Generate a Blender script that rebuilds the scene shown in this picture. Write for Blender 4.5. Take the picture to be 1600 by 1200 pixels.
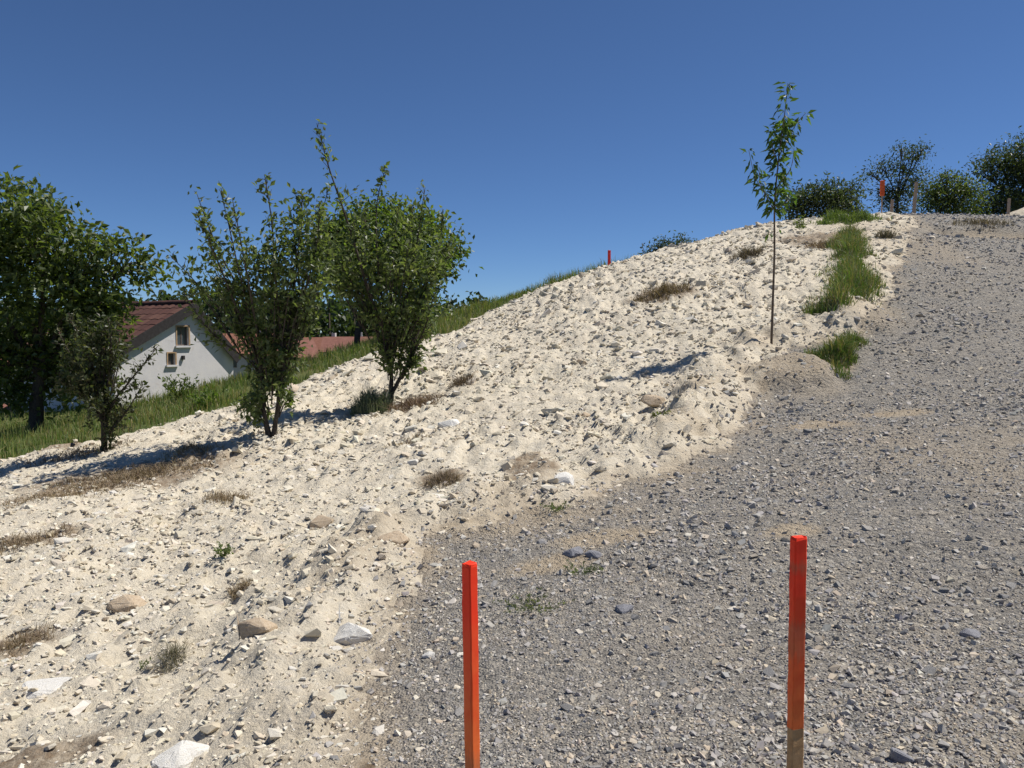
import bpy, bmesh, math, random
import numpy as np
from mathutils import Vector, Matrix

# ------------------------------------------------------------------ camera, sky, sun
scene = bpy.context.scene
for o in list(bpy.data.objects):
    bpy.data.objects.remove(o)
EYE = 1.6
FPX = 1250.0                       # focal length in pixels of a 1600 px wide picture
PITCH = math.atan(80.0 / FPX)
cam_data = bpy.data.cameras.new("camera")
cam_data.sensor_width = 36.0
cam_data.lens = 36.0 * FPX / 1600.0
cam_data.clip_start = 0.05
cam_data.clip_end = 5000
cam = bpy.data.objects.new("camera", cam_data)
scene.collection.objects.link(cam)
cam.location = (0, 0, EYE)
cam.rotation_euler = (math.pi / 2 - PITCH, 0, 0)
scene.camera = cam

SUN_EL = math.radians(58)
SUN_AZ = math.radians(72)          # clockwise from +Y (straight ahead): to the right and a little ahead
world = bpy.data.worlds.new("World")
scene.world = world
world.use_nodes = True
wn = world.node_tree.nodes
wl = world.node_tree.links
wn.clear()
sky = wn.new("ShaderNodeTexSky")
sky.sky_type = 'NISHITA'
sky.sun_disc = False
sky.sun_elevation = SUN_EL
sky.sun_rotation = SUN_AZ
sky.altitude = 5000
sky.air_density = 1.2
sky.dust_density = 0.0
sky.ozone_density = 10.0
bg = wn.new("ShaderNodeBackground")
bg.inputs[1].default_value = 0.079
wo = wn.new("ShaderNodeOutputWorld")
wl.new(sky.outputs[0], bg.inputs[0])
wl.new(bg.outputs[0], wo.inputs[0])

sun_data = bpy.data.lights.new("sun", 'SUN')
sun_data.energy = 5.0
sun_data.angle = math.radians(0.55)
sun_data.color = (1.0, 0.95, 0.87)
sun = bpy.data.objects.new("sun", sun_data)
scene.collection.objects.link(sun)
to_sun = Vector((math.sin(SUN_AZ) * math.cos(SUN_EL), math.cos(SUN_AZ) * math.cos(SUN_EL), math.sin(SUN_EL)))
sun.rotation_euler = to_sun.to_track_quat('Z', 'Y').to_euler()
sun.location = to_sun * 60

scene.view_settings.view_transform = 'Standard'
scene.view_settings.look = 'None'
scene.view_settings.exposure = 0.2
scene.view_settings.gamma = 1.0
scene.view_settings.use_curve_mapping = False
scene.render.resolution_x = 1024
scene.render.resolution_y = 768

rng = np.random.default_rng(11)
random.seed(5)
COL = scene.collection

# ------------------------------------------------------------------ helpers
def tag(o, label=None, cat=None, group=None, kind=None):
    if label: o["label"] = label
    if cat: o["category"] = cat
    if group: o["group"] = group
    if kind: o["kind"] = kind
    return o

def empty(name, loc, rz=0.0):
    o = bpy.data.objects.new(name, None)
    COL.objects.link(o)
    o.location = loc
    o.rotation_euler = (0, 0, rz)
    o.empty_display_size = 0.2
    return o

def np_mesh(name, V, F, tint=None, attrs=None, smooth=False):
    """V (n,3); F: list of int arrays (m,k)"""
    me = bpy.data.meshes.new(name)
    V = np.asarray(V, dtype=np.float32)
    if not isinstance(F, (list, tuple)):
        F = [F]
    F = [np.asarray(f, dtype=np.int32) for f in F if len(f)]
    me.vertices.add(len(V))
    me.vertices.foreach_set("co", V.ravel())
    nl = sum(f.size for f in F)
    npoly = sum(len(f) for f in F)
    me.loops.add(nl)
    me.polygons.add(npoly)
    me.loops.foreach_set("vertex_index", np.concatenate([f.ravel() for f in F]))
    tot = np.concatenate([np.full(len(f), f.shape[1], np.int32) for f in F])
    start = np.concatenate([[0], np.cumsum(tot)[:-1]]).astype(np.int32)
    me.polygons.foreach_set("loop_start", start)
    me.polygons.foreach_set("loop_total", tot)
    me.polygons.foreach_set("use_smooth", np.full(npoly, bool(smooth)))
    if tint is not None:
        a = me.attributes.new("tint", 'FLOAT_COLOR', 'POINT')
        t = np.ones((len(V), 4), np.float32)
        t[:, :3] = tint
        a.data.foreach_set("color", t.ravel())
    if attrs:
        for k, v in attrs.items():
            a = me.attributes.new(k, 'FLOAT', 'POINT')
            a.data.foreach_set("value", np.asarray(v, np.float32))
    me.update(calc_edges=True)
    me.validate()
    return me

def obj(name, me, mat, parent=None, loc=None):
    o = bpy.data.objects.new(name, me)
    COL.objects.link(o)
    if mat is not None and len(me.materials) == 0:
        me.materials.append(mat)
    if parent is not None:
        o.parent = parent
    if loc is not None:
        o.location = loc
    return o

# --- numpy noise
def _h(ix, iy, seed):
    n = (ix.astype(np.int64) * 374761393 + iy.astype(np.int64) * 668265263 + seed * 1442695041) & 0xffffffff
    n = ((n ^ (n >> 13)) * 1274126177) & 0xffffffff
    n = (n ^ (n >> 16)) & 0xffffffff
    return n.astype(np.float64) / 4294967295.0

def vnoise(x, y, seed=0):
    ix = np.floor(x); iy = np.floor(y)
    fx = x - ix; fy = y - iy
    fx = fx * fx * fx * (fx * (fx * 6 - 15) + 10)
    fy = fy * fy * fy * (fy * (fy * 6 - 15) + 10)
    a = _h(ix, iy, seed); b = _h(ix + 1, iy, seed)
    c = _h(ix, iy + 1, seed); d = _h(ix + 1, iy + 1, seed)
    return (a + (b - a) * fx) * (1 - fy) + (c + (d - c) * fx) * fy   # 0..1

def fbm(x, y, seed=0, octs=4, gain=0.5):
    s = 0; a = 1.0; t = 0
    for i in range(octs):
        s = s + a * (vnoise(x, y, seed + i * 17) - 0.5)
        t += a; a *= gain
        x = x * 2.03 + 3.1; y = y * 2.03 + 1.7
    return s / t * 2                                                     # about -1..1

def worley(x, y, seed=0):
    ix = np.floor(x); iy = np.floor(y)
    d1 = np.full(x.shape, 9.0); idv = np.zeros(x.shape)
    for ox in (-1, 0, 1):
        for oy in (-1, 0, 1):
            cx = ix + ox; cy = iy + oy
            px = cx + _h(cx, cy, seed); py = cy + _h(cx, cy, seed + 7)
            d = np.hypot(px - x, py - y)
            m = d < d1
            d1 = np.where(m, d, d1)
            idv = np.where(m, _h(cx, cy, seed + 13), idv)
    return d1, idv

# --- picture ray -> world point, for surveying the photograph into metres
CAMP = np.array([0, 0, EYE])
FWD = np.array([0, math.cos(PITCH), -math.sin(PITCH)])
UPV = np.array([0, math.sin(PITCH), math.cos(PITCH)])
def ray(px, py):
    return FPX * FWD + (px - 800.0) * np.array([1.0, 0, 0]) + (600.0 - py) * UPV
def at(px, py, d):
    r = ray(px, py)
    return CAMP + r * (d / r[1])

# ------------------------------------------------------------------ terrain
SURVEY = [  # picture x, y, distance
    (0,1200,3.6),(300,1200,3.3),(560,1200,3.0),(800,1200,2.8),(1200,1200,2.6),(1600,1200,2.5),
    (0,1000,5.2),(400,1000,4.7),(800,1000,4.1),(1200,1000,3.8),(1600,1000,3.6),
    (0,850,7.4),(400,850,6.6),(650,850,6.0),(1000,850,5.4),(1600,850,4.8),
    (0,770,9.6),(165,705,12.0),(300,745,9.6),(425,690,11.2),(820,790,6.7),(800,700,8.6),(1100,700,8.0),(1600,700,7.0),
    (608,632,12.8),(700,610,13.0),(1000,600,11.2),(1250,600,10.4),(1600,600,9.5),
    (1205,541,12.3),(900,540,14.3),(1400,540,11.7),(1600,540,11.5),
    (950,450,19),(1250,450,15.8),(1420,450,15.0),(1600,450,15),
    (1150,380,23.5),(1350,380,20),(1600,380,20),
    (1430,336,27),(1600,338,27),(1300,340,26.5),(1200,352,26.5),(1100,377,26),(1000,402,25),(900,435,23.8),(800,471,22),
    (700,521,20),(560,563,18),(480,592,17),(400,622,16),(290,652,15),(180,682,14),(0,727,12.5),
    # grass behind the rim
    (0,700,17),(55,674,20),(180,648,19),(270,628,23),(360,594,23),(480,570,22),(560,548,22),(650,514,24),(740,484,25.5),
]
PTS = [at(*s) for s in SURVEY] + [np.array(p, float) for p in [
    (14,35,5.3),(22,35,5.5),(8.5,34,4.6),(5,33,3.5),(0,32,1.6),(-3,32,1.0),(-8,31,0.0),(-13,32,-0.9),(-21,30,-1.8),
    (0,-3,-0.1),(-6,-2,-0.9),(6,-2,0.1),(-15,3,-1.7),(-14,8,-1.1),(-20,15,-1.9),(14,5,1.1),(18,12,2.3),(21,20,4.0),
    (0,0.5,0.0),(0,1.5,0.04),(-12,-8,-2.2),(12,-8,0.3)]]
PTS = np.array(PTS)
def _U(r2):
    return np.where(r2 > 1e-9, 0.5 * r2 * np.log(np.maximum(r2, 1e-9)), 0.0)
_n = len(PTS)
_K = _U(((PTS[:, None, :2] - PTS[None, :, :2]) ** 2).sum(-1)) + np.eye(_n) * 0.05
_P = np.hstack([np.ones((_n, 1)), PTS[:, :2]])
_A = np.block([[_K, _P], [_P.T, np.zeros((3, 3))]])
_w = np.linalg.solve(_A, np.concatenate([PTS[:, 2], np.zeros(3)]))

def sstep(a, b, x):
    t = np.clip((x - a) / (b - a), 0, 1)
    return t * t * (3 - 2 * t)

def H0(x, y):
    """the surveyed lie of the land without fine relief"""
    x = np.asarray(x, float); y = np.asarray(y, float)
    sh = x.shape
    xf = x.ravel(); yf = y.ravel()
    xc = np.clip(xf, -30, 30); yc = np.clip(yf, -14, 44)
    out = np.empty(len(xf))
    for i in range(0, len(xf), 60000):
        sl = slice(i, i + 60000)
        r2 = (xc[sl, None] - PTS[None, :, 0]) ** 2 + (yc[sl, None] - PTS[None, :, 1]) ** 2
        out[sl] = _U(r2) @ _w[:_n] + _w[_n] + _w[_n + 1] * xc[sl] + _w[_n + 2] * yc[sl]
    far = np.maximum.reduce([np.abs(xf) - 24, yf - 38, -10 - yf, np.zeros(len(xf))])
    f = sstep(0, 45, far)
    valley = -6.5 + 2.0 * fbm(xf / 60, yf / 60, 91, 3)
    valley = np.where(xf > 8, np.maximum(valley, 4.2 - 0.1 * far), valley)
    out = out * (1 - f) + valley * f
    return out.reshape(sh)

def hit(px, py):
    r = ray(px, py)
    ys = np.concatenate([np.linspace(1.0, 12, 1200), np.linspace(12, 60, 2400)])
    t = ys / r[1]
    P = CAMP[None] + r[None] * t[:, None]
    g = P[:, 2] - H0(P[:, 0], P[:, 1])
    k = np.argmax(g < 0)
    if not (g < 0).any():
        return None
    return P[k]

# road rim (left edge of the gravel) and chalk rim, as lines on the ground
ROAD_PX = [(1433,339),(1412,400),(1388,470),(1335,522),(1240,545),(1188,580),(1165,640),(1100,702),(1010,742),(895,792),(790,806),(700,840),(640,900),(598,1000),(575,1100),(548,1195)]
ROAD = [hit(*p)[:2] for p in ROAD_PX]
ROAD = np.array([(ROAD[0][0] + 1.6, 40.0), (ROAD[0][0] + .6, 31.0)] + ROAD + [(-0.62, 2.2), (-0.75, 1.0), (-1.2, -4), (-3, -14)])
RIM = [at(*s)[:2] for s in [(-500,800,11),(-200,765,11.5),(0,727,12.5),(180,682,14),(290,652,15),(400,622,16),(480,592,17),(560,563,18),(700,521,20),(800,471,22)]]
RIM = np.array([(-30.0, 9.0)] + RIM + [(3.0, 25.5), (7, 30.5), (12.0, 34.0), (40, 36.0)])

def seg_dist(x, y, L):
    d = np.full(x.shape, 1e9)
    for (x0, y0), (x1, y1) in zip(L[:-1], L[1:]):
        vx, vy = x1 - x0, y1 - y0
        t = np.clip(((x - x0) * vx + (y - y0) * vy) / (vx * vx + vy * vy), 0, 1)
        d = np.minimum(d, np.hypot(x - x0 - t * vx, y - y0 - t * vy))
    return d
def inside(x, y, poly):
    c = np.zeros(x.shape, bool)
    n = len(poly)
    for i in range(n):
        x0, y0 = poly[i]; x1, y1 = poly[(i + 1) % n]
        if y0 == y1: continue
        cond = ((y0 > y) != (y1 > y)) & (x < (x1 - x0) * (y - y0) / (y1 - y0) + x0)
        c ^= cond
    return c
ROAD_POLY = np.vstack([ROAD, [(400, -14), (400, 40.0)]])
RIM_POLY = np.vstack([RIM, [(40, 900), (-900, 900), (-900, 9.0)]])
def road_sd(x, y):            # > 0 on the gravel
    d = seg_dist(x, y, ROAD)
    s = np.where(inside(x, y, ROAD_POLY), d, -d)
    return s + 0.34 * fbm(x * 1.5, y * 1.5, 5, 5, .6) + 0.10 * fbm(x * 9, y * 9, 6, 3)
def rim_sd(x, y):             # > 0 on the grass
    d = seg_dist(x, y, RIM)
    s = np.where(inside(x, y, RIM_POLY), d, -d)
    return s + 0.45 * fbm(x * 0.9, y * 0.9, 8, 4)

def spot(px, py, rx, ry=None):
    p = hit(px, py)
    return (p[0], p[1], rx, ry or rx)
def blob(x, y, s, rot=0.0):
    dx = x - s[0]; dy = y - s[1]
    if rot:
        c, q = math.cos(rot), math.sin(rot)
        dx, dy = dx * c + dy * q, -dx * q + dy * c
    r = np.hypot(dx / s[2], dy / s[3]) + 0.35 * fbm(x * 2.2, y * 2.2, 31, 4)
    return 1 - sstep(0.55, 1.15, r)

MOUND = spot(1235, 590, 0.6, 0.75)
MOUND2 = spot(1345, 500, 0.5, 0.8)
CLAY = [spot(1285, 663, 0.42, 0.22), spot(1400, 645, 0.4, 0.18), spot(940, 835, 0.42, 0.2), spot(1300, 575, .3, .35), spot(1240, 830, .25, .16), spot(850, 880, .35, .22)]
HOLLOW = spot(1535, 362, 1.6, 0.9)
DEAD = [(spot(215, 745, 1.7, .85), .25), (spot(120, 770, .9, .35), .3), (spot(45, 850, .45, .25), .3), (spot(30, 1000, .30, .22), .4), (spot(645, 628, .45, .35), 0),
        (spot(1033, 462, .8, .7), 0), (spot(1275, 372, 1.2, 1.3), 0), (spot(690, 745, .3, .3), 0), (spot(828, 735, .3, .8), 0), (spot(90, 705, 1.0, .6), .2), (spot(60, 1190, .35, .2), .3), (spot(620,1195,.25,.12),0)]
SAND = [spot(1385, 370, 1.3, 4.5)]

def ground(x, y, detail=True):
    """height and the soil attributes"""
    x = np.asarray(x, float); y = np.asarray(y, float)
    z = H0(x, y)
    rs = road_sd(x, y); gs = rim_sd(x, y)
    near = 1 - sstep(34, 60, np.hypot(x, y))
    chalk = sstep(-0.05, 0.3, -rs) * sstep(-0.2, 0.3, -gs)
    gravel = sstep(-0.1, 0.2, rs)
    m = blob(x, y, MOUND)
    m2 = blob(x, y, MOUND2)
    sand = blob(x, y, SAND[0])
    z = z + 0.20 * m * near + 0.16 * m2
    # worn lip where the chalk fill meets the gravel
    lip = np.exp(-((rs + 0.55) / 0.4) ** 2) * sstep(2, 5, y) * (1 - sstep(13, 16, y))
    z = z + lip * (0.15 + 0.16 * fbm(x * 3.5, y * 1.1, 77, 4))
    z = z - 0.22 * blob(x, y, HOLLOW)
    hol = blob(x, y, HOLLOW)
    clod = 1 - 0.75 * sand
    if detail:
        d1, i1 = worley(x / 0.21 + 0.6 * fbm(x * 3, y * 3, 3, 2), y / 0.21, 41)
        d2, i2 = worley(x / 0.085, y / 0.085 + 0.4 * fbm(x * 5, y * 5, 4, 2), 43)
        rough = 0.55 + 0.9 * vnoise(x * 0.55, y * 0.55, 12) * (0.6 + 0.6 * sstep(5, 11, y))
        c = (0.10 * fbm(x * 0.8, y * 0.8, 21, 4) + rough * (0.095 * (i1 - 0.4) * (1 - sstep(.25, .75, d1)) + 0.055 * (i2 - .3) * (1 - sstep(.2, .75, d2))
             + 0.045 * fbm(x * 6, y * 6, 22, 3)))
        z = z + chalk * clod * c * near
        z = z + gravel * (0.035 * fbm(x * 0.9, y * 0.9, 25, 3) + 0.014 * fbm(x * 7, y * 7, 26, 3)) * near
        z = z + sstep(-.1, .4, gs) * (0.10 * fbm(x * 0.6, y * 0.6, 27, 3)) * near
    soil = np.clip(0.9 * m + 0.7 * m2 + 0.5 * sand + 0.8 * hol, 0, 1)
    for s in CLAY:
        soil = np.maximum(soil, 1.0 * blob(x, y, s))
    edge = np.exp(-(rs / 0.16) ** 2)
    soil = np.maximum(soil, edge * (.35 + .65 * vnoise(x * 4, y * 4, 59)))
    edge = np.exp(-(rs / 0.5) ** 2)
    soil = np.maximum(soil, edge * sstep(-0.1, 0.5, fbm(x * 1.3, y * 1.3, 51, 3)) * 0.8)
    soil = np.maximum(soil, gravel * (0.45 - .33 * sstep(9, 15, y)) * sstep(-0.05, 0.6, fbm(x * 0.8 + 9, y * 0.8, 53, 4)))
    soil = np.maximum(soil, lip * sstep(-.35, .3, fbm(x * 1.7, y * 1.7, 57, 4)) * .75)
    dead = np.zeros(x.shape)
    for s, r in DEAD:
        dead = np.maximum(dead, blob(x, y, s, r))
    return z, rs, gs, soil, dead

def gz(x, y):
    return float(ground(np.array([x]), np.array([y]))[0][0])
def foot(px, py):
    p = hit(px, py)
    return Vector((p[0], p[1], gz(p[0], p[1])))

def lines(segs):
    out = []
    for a, b, st in segs:
        n = max(1, int(round((b - a) / st)))
        out.append(np.linspace(a, b, n, endpoint=False))
    return np.concatenate(out)
gx = lines([(-24, -14, .22), (-14, -5, .065), (-5, 5, .04), (5, 13, .055), (13, 24, .2)])
far_l = -24 - np.geomspace(0.4, 900, 36)[::-1]
far_r = 24 + np.geomspace(0.01, 900, 36)
gx = np.concatenate([far_l, gx, far_r])
gy = np.concatenate([-10 - np.geomspace(0.4, 500, 20)[::-1], lines([(-10, 1, .5)]), np.exp(np.arange(0, math.log(33), .0105)), np.array([33.2, 33.6]), 33.6 + np.geomspace(0.5, 1800, 60)])
GX, GY = np.meshgrid(gx, gy)
jit = np.clip(np.minimum(np.gradient(gx)[None, :], np.gradient(gy)[:, None]), 0, .2) * 0.35
GX = GX + jit * (rng.random(GX.shape) - .5); GY = GY + jit * (rng.random(GY.shape) - .5)
GZ, RS, GS, SOIL, DEADA = ground(GX, GY)
ny, nx = GX.shape
V = np.stack([GX.ravel(), GY.ravel(), GZ.ravel()], 1)
ii = (np.arange(ny - 1)[:, None] * nx + np.arange(nx - 1)[None, :]).ravel()
Q = np.stack([ii, ii + 1, ii + nx + 1, ii + nx], 1)
fr = RS.ravel()[Q].mean(1); fg = GS.ravel()[Q].mean(1)
fx = V[Q, 0].mean(1); fy = V[Q, 1].mean(1)
outer = (np.abs(fx) > 30) | (fy > 40) | (fy < -12)
cls = np.where(outer | (fg > 0), 2, np.where(fr > 0, 1, 0))

# ------------------------------------------------------------------ materials
def new_mat(name):
    m = bpy.data.materials.new(name)
    m.use_nodes = True
    nt = m.node_tree
    nt.nodes.clear()
    out = nt.nodes.new("ShaderNodeOutputMaterial")
    b = nt.nodes.new("ShaderNodeBsdfPrincipled")
    nt.links.new(b.outputs[0], out.inputs[0])
    b.inputs["Roughness"].default_value = 0.9
    b.inputs["Specular IOR Level"].default_value = 0.2
    return m, nt, b, out
def N(nt, t, **kw):
    n = nt.nodes.new(t)
    for k, v in kw.items():
        if k.startswith("i_"):
            key = k[2:].replace("_", " ")
            n.inputs[key].default_value = v
        else:
            setattr(n, k, v)
    return n
def coords(nt):
    return nt.nodes.new("ShaderNodeTexCoord").outputs["Object"]
def noise(nt, co, scale, detail=6.0, rough=0.6):
    n = N(nt, "ShaderNodeTexNoise")
    n.inputs["Scale"].default_value = scale
    n.inputs["Detail"].default_value = detail
    n.inputs["Roughness"].default_value = rough
    nt.links.new(co, n.inputs["Vector"])
    return n.outputs["Fac"]
def ramp(nt, fac, stops):
    r = nt.nodes.new("ShaderNodeValToRGB")
    els = r.color_ramp.elements
    while len(els) < len(stops): els.new(0.5)
    for e, (p, c) in zip(els, stops):
        e.position = p
        e.color = (c[0], c[1], c[2], 1) if not isinstance(c, float) else (c, c, c, 1)
    nt.links.new(fac, r.inputs[0])
    return r.outputs[0]
def mixc(nt, fac, a, b, mode='MIX'):
    m = nt.nodes.new("ShaderNodeMix")
    m.data_type = 'RGBA'; m.blend_type = mode
    for s, v in ((m.inputs[0], fac), (m.inputs[6], a), (m.inputs[7], b)):
        if isinstance(v, bpy.types.NodeSocket): nt.links.new(v, s)
        elif isinstance(v, (int, float)): s.default_value = v if s.type == 'VALUE' else (v, v, v, 1)
        else: s.default_value = (v[0], v[1], v[2], 1)
    return m.outputs[2]
def attr(nt, name, out="Fac"):
    a = nt.nodes.new("ShaderNodeAttribute")
    a.attribute_name = name
    return a.outputs[out]
def bump(nt, b, h, strength, dist):
    n = nt.nodes.new("ShaderNodeBump")
    n.inputs["Strength"].default_value = strength
    n.inputs["Distance"].default_value = dist
    nt.links.new(h, n.inputs["Height"])
    nt.links.new(n.outputs[0], b.inputs["Normal"])
def math_n(nt, op, a, bb):
    m = nt.nodes.new("ShaderNodeMath"); m.operation = op
    for s, v in ((m.inputs[0], a), (m.inputs[1], bb)):
        if isinstance(v, bpy.types.NodeSocket): nt.links.new(v, s)
        else: s.default_value = v
    return m.outputs[0]

CREAM = (0.62, 0.555, 0.44); PALE = (0.71, 0.66, 0.565); TAN = (0.40, 0.31, 0.20); CLAYC = (0.33, 0.245, 0.15); DEADC = (0.20, 0.145, 0.095)

def mat_chalk():
    m, nt, b, _ = new_mat("chalk_earth")
    co = coords(nt)
    c = ramp(nt, noise(nt, co, 1.3, 8, .65), [(0.25, (0.52, .44, .32)), (0.42, CREAM), (0.6, (.66, .595, .47)), (.75, PALE)])
    c2 = ramp(nt, noise(nt, co, 14, 6, .7), [(0.3, (0.55, .47, .35)), (0.5, CREAM), (.7, PALE)])
    c = mixc(nt, 0.5, c, c2)
    c = mixc(nt, math_n(nt, 'MULTIPLY', attr(nt, "soil"), 0.85), c, ramp(nt, noise(nt, co, 9, 6, .7), [(.3, (.34, .265, .175)), (.7, (.50, .42, .31))]))
    c = mixc(nt, math_n(nt, 'MULTIPLY', attr(nt, "dead"), ramp(nt, noise(nt, co, 12, 5, .7), [(.3, 0.35), (.6, 1.0)])), c, ramp(nt, noise(nt, co, 25, 4, .7), [(.3, (.14, .10, .065)), (.7, (.30, .22, .145))]))
    nt.links.new(c, b.inputs["Base Color"])
    h = math_n(nt, 'ADD', noise(nt, co, 30, 6, .75), math_n(nt, 'MULTIPLY', noise(nt, co, 9, 4, .6), 1.5))
    bump(nt, b, h, 0.9, 0.03)
    b.inputs["Roughness"].default_value = 0.95
    return m
def mat_gravel():
    m, nt, b, _ = new_mat("crushed_gravel")
    co = coords(nt)
    stops = [(0.0, (.10, .096, .09)), (.3, (.19, .182, .17)), (.6, (.28, .265, .24)), (.85, (.38, .34, .28)), (1.0, (.54, .50, .43))]
    v = N(nt, "ShaderNodeTexVoronoi"); v.inputs["Scale"].default_value = 75
    w = N(nt, "ShaderNodeTexVoronoi"); w.inputs["Scale"].default_value = 22
    cs = []
    for q in (v, w):
        nt.links.new(co, q.inputs["Vector"])
        sep = nt.nodes.new("ShaderNodeSeparateColor"); nt.links.new(q.outputs["Color"], sep.inputs[0])
        cs.append(ramp(nt, sep.outputs[0], stops))
    c = mixc(nt, .45, cs[0], cs[1])
    c = mixc(nt, ramp(nt, noise(nt, co, 3, 5, .6), [(.35, .0), (.7, .45)]), c, (.36, .315, .255))
    c = mixc(nt, math_n(nt, 'MULTIPLY', attr(nt, "soil"), 0.85), c, ramp(nt, noise(nt, co, 9, 6, .7), [(.3, (.34, .265, .175)), (.7, (.50, .42, .31))]))
    nt.links.new(c, b.inputs["Base Color"])
    h = math_n(nt, 'ADD', math_n(nt, 'ADD', math_n(nt, 'MULTIPLY', v.outputs["Distance"], -.7), math_n(nt, 'MULTIPLY', w.outputs["Distance"], -1.2)), noise(nt, co, 40, 5, .75))
    bump(nt, b, h, 1.0, 0.022)
    return m
def mat_bank():
    m, nt, b, _ = new_mat("grass_ground")
    co = coords(nt)
    c = ramp(nt, noise(nt, co, 0.7, 8, .7), [(0.3, (.055, .085, .022)), (.5, (.10, .12, .035)), (.7, (.17, .145, .065))])
    nt.links.new(c, b.inputs["Base Color"])
    bump(nt, b, noise(nt, co, 12, 5, .7), 0.8, 0.06)
    return m
def mat_tint(name, rough=0.9, nscale=60, bs=0.4, bd=0.006, var=0.35):
    m, nt, b, _ = new_mat(name)
    co = coords(nt)
    c = mixc(nt, var, attr(nt, "tint", "Color"), ramp(nt, noise(nt, co, nscale, 5, .7), [(.25, 0.35), (.75, 1.0)]), 'MULTIPLY')
    nt.links.new(c, b.inputs["Base Color"])
    bump(nt, b, noise(nt, co, nscale, 6, .7), bs, bd)
    b.inputs["Roughness"].default_value = rough
    return m
def mat_rock(name, stops, nscale=14, rand=True):
    m, nt, b, _ = new_mat(name)
    co = coords(nt)
    if rand:
        oi = nt.nodes.new("ShaderNodeObjectInfo")
        c = ramp(nt, oi.outputs["Random"], stops)
        c = mixc(nt, 0.6, c, ramp(nt, noise(nt, co, nscale, 6, .7), [(.25, .72), (.7, 1.0)]), 'MULTIPLY')
    else:
        c = ramp(nt, noise(nt, co, nscale, 7, .68), stops)
    nt.links.new(c, b.inputs["Base Color"])
    bump(nt, b, noise(nt, co, nscale * 2.5, 7, .72), 0.55, 0.02)
    return m
def mat_leaf(name, trans=0.48, rough=0.45):
    m, nt, b, out = new_mat(name)
    c = attr(nt, "tint", "Color")
    nt.links.new(c, b.inputs["Base Color"])
    b.inputs["Roughness"].default_value = rough
    b.inputs["Specular IOR Level"].default_value = 0.5
    t = nt.nodes.new("ShaderNodeBsdfTranslucent")
    nt.links.new(mixc(nt, 1.0, c, (1.5, 1.6, .6), 'MULTIPLY'), t.inputs[0])
    mx = nt.nodes.new("ShaderNodeMixShader"); mx.inputs[0].default_value = trans
    nt.links.new(b.outputs[0], mx.inputs[1]); nt.links.new(t.outputs[0], mx.inputs[2])
    nt.links.new(mx.outputs[0], out.inputs[0])
    return m
def mat_bark(name, a, c2):
    m, nt, b, _ = new_mat(name)
    co = coords(nt)
    nt.links.new(ramp(nt, noise(nt, co, 18, 6, .7), [(.3, a), (.7, c2)]), b.inputs["Base Color"])
    bump(nt, b, noise(nt, co, 30, 5, .7), 0.6, 0.01)
    return m
def mat_plain(name, a, c2, scale=6, rough=0.85, bs=0.2):
    m, nt, b, _ = new_mat(name)
    co = coords(nt)
    nt.links.new(ramp(nt, noise(nt, co, scale, 7, .68), [(.3, a), (.7, c2)]), b.inputs["Base Color"])
    bump(nt, b, noise(nt, co, scale * 5, 5, .7), bs, 0.01)
    b.inputs["Roughness"].default_value = rough
    return m

M_CHALK = mat_chalk(); M_GRAVEL = mat_gravel(); M_BANK = mat_bank()
M_CHIP = mat_tint("chalk_rubble", 0.95, 40, .6, .01)
M_STONE = mat_tint("gravel_stone", 0.85, 70, .35, .005)
M_LEAF = mat_leaf("leaf_green"); M_GRASS = mat_leaf("grass_blade", .3, .6); M_DRY = mat_leaf("dry_blade", .15, .85)
M_BARK = mat_bark("bark_dark", (.035, .028, .022), (.10, .082, .065))
M_BARK2 = mat_bark("bark_young", (.10, .07, .05), (.20, .15, .11))
M_ROCKC = mat_rock("chalk_block", [(0, (.56, .48, .35)), (.3, (.66, .59, .46)), (.65, (.73, .68, .58)), (.9, (.78, .75, .69)), (1, (.50, .41, .29))])
M_ROCKG = mat_rock("gravel_block", [(0, (.24, .235, .228)), (.4, (.34, .33, .318)), (.7, (.42, .40, .37)), (.9, (.50, .44, .36)), (1, (.60, .56, .50))])

# ------------------------------------------------------------------ ground pieces
def ground_obj(name, k, mat):
    q = Q[cls == k]
    u, inv = np.unique(q, return_inverse=True)
    me = np_mesh(name, V[u], inv.reshape(q.shape), attrs={"soil": SOIL.ravel()[u], "dead": DEADA.ravel()[u]}, smooth=True)
    return tag(obj(name, me, mat), kind="structure")
chalk_slope = ground_obj("chalk_slope", 0, M_CHALK)
gravel_road = ground_obj("gravel_road", 1, M_GRAVEL)
grass_land = ground_obj("grass_ground", 2, M_BANK)

# ------------------------------------------------------------------ stones
def hull_shape(n, flat=(1, 1, .6), seed=0, jag=0.25):
    """an angular, blocky broken stone"""
    r = np.random.default_rng(seed)
    c = np.array([(x, y, z) for x in (-1, 1) for y in (-1, 1) for z in (-1, 1)], float)
    p = c * (.62 + .0 * c) + r.normal(size=(8, 3)) * jag * .9
    if n > 8:
        q = r.normal(size=(n - 8, 3)); q /= np.linalg.norm(q, axis=1)[:, None]
        p = np.vstack([p, q * (.95 + .15 * r.random((n - 8, 1)))])
    p *= np.array(flat)
    bm = bmesh.new()
    for q in p: bm.verts.new(q)
    bmesh.ops.convex_hull(bm, input=bm.verts)
    bmesh.ops.delete(bm, geom=[v for v in bm.verts if not v.link_faces], context='VERTS')
    bmesh.ops.triangulate(bm, faces=bm.faces)
    bmesh.ops.recalc_face_normals(bm, faces=bm.faces)
    bm.verts.ensure_lookup_table(); bm.verts.index_update()
    Vv = np.array([v.co[:] for v in bm.verts]); Ff = np.array([[v.index for v in f.verts] for f in bm.faces])
    bm.free()
    Vv -= (Vv.max(0) + Vv.min(0)) / 2
    Vv /= np.abs(Vv[:, :2]).max()
    return Vv, Ff

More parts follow.
